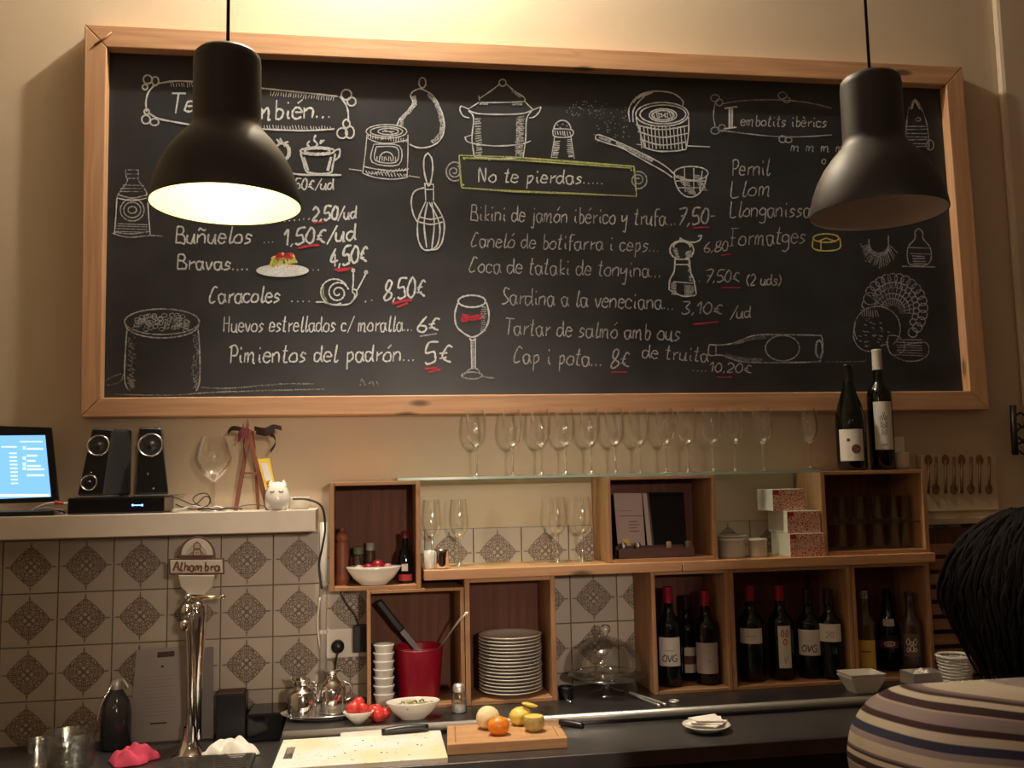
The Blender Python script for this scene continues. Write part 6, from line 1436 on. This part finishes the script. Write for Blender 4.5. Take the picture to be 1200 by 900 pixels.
bp = N(nt, 'ShaderNodeBump'); bp.inputs['Strength'].default_value = .5; bp.inputs['Distance'].default_value = .001; nt.links.new(wvt.outputs['Fac'], bp.inputs['Height']); nt.links.new(bp.outputs[0], b.inputs['Normal'])
remeshed(mb, 'sweater', sw, person, .009, 8)
mb = MB()
for k in range(3): mb.ball(hips+Vector((0, .02*k, -.01)), 1, 20, 12, sc=(.172, .125, .095))
for s, kn_, ft in ((-1, kneeL, fL), (1, kneeR, fR)): chainballs(mb, [hips+Vector((s*.085, .02, -.005)), kn_, ft+Vector((0, 0, .03))], [.092, .070, .055], 8)
remeshed(mb, 'trousers', mat('dark_denim', (.02, .025, .04), .8), person, .012, 4)
mb = MB()
for s, ft in ((-1, fL), (1, fR)): chainballs(mb, [ft+Vector((0, -.01, -.01)), ft+Vector((0, .14, -.05))], [.050, .042], 5)
remeshed(mb, 'shoes', black_pl, person, .01, 3)
mb = MB(); 
mb.tube([c7+Vector((.088*math.cos(a), .02+.075*math.sin(a), +.078+.012*math.sin(a))) for a in [2*PI*k/20 for k in range(20)]], .014, 10, closed=True)
mb.build('collar', mat('cream_collar', (.50, .38, .22), .9), person)
# face details
for s in (-1, 1):
    MB().ball(Hc+Vector((s*.030, .086, .006)), .010, 12, 8, sc=(1.2, .6, .7)).build('eye', mat('eye_white', (.7, .68, .64), .3), person)
hm = mat('dark_hair', (.009, .007, .007), .8, spec=.08)
mb = MB(); random.seed(11)
mb.ball(Hc+Vector((0, -.012, .014)), 1, 40, 26, sc=(.124, .128, .132)); mb.ball(Hc+Vector((0, -.022, -.06)), 1, 30, 20, sc=(.090, .080, .09))
hair = remeshed(mb, 'hair', hm, person, .009, 4)
mb = MB()
for k in range(900):
    a = random.uniform(PI*.93, PI*2.07) if k % 4 else random.uniform(0, 2*PI); el = random.uniform(.15, 1.35)
    st_ = Hc+Vector((.122*math.cos(a)*math.cos(el), -.012+.126*math.sin(a)*math.cos(el), .014+.130*math.sin(el)))
    pts = [st_]; out = Vector((math.cos(a), math.sin(a), 0)); L_ = random.uniform(.10, .20); wob = random.uniform(-.02, .02)
    z = st_.z
    for j in range(1, 7):
        s = j/6; zz_ = st_.z-L_*s
        if zz_ < Hc.z-.125: break
        dzn = (zz_-Hc.z-.014)/.130; rr = math.sqrt(max(.0, 1-min(dzn*dzn, .97))) if dzn > 0 else 1.0-.42*(-dzn)**1.4
        pts.append(Vector((Hc.x, Hc.y-.016, 0))+Vector((out.x*.131*rr+wob*s, out.y*.134*rr, zz_))+Vector((random.uniform(-.004, .004), random.uniform(-.004, .004), 0)))
    if len(pts) > 2: mb.tube(pts, lambda s_: .0036*(1-s_)**.6+.0008, 5, 2)
o = mb.build('hair_locks', hm, hair); o['kind'] = 'stuff'
# stool under the person
t = thing('bar_stool', (neck_x, -2.06, 0), 'plain bar stool hidden under the seated person', 'stool')
MB().lathe([(0, .62), (.17, .62), (.18, .632), (.17, .648), (0, .652)], c=(neck_x, -2.06, 0), seg=32).build('seat', black_pl, t)
for a in range(4):
    an = PI/4+a*PI/2; MB().tube([(neck_x+.11*math.cos(an), -2.06+.11*math.sin(an), .62), (neck_x+.19*math.cos(an), -2.06+.19*math.sin(an), .002)], .012, 10).build('leg', steel, t)
MB().tube([(neck_x+.165*math.cos(2*PI*k/24), -2.06+.165*math.sin(2*PI*k/24), .28) for k in range(24)], .008, 8, closed=True).build('foot_ring', steel, t)
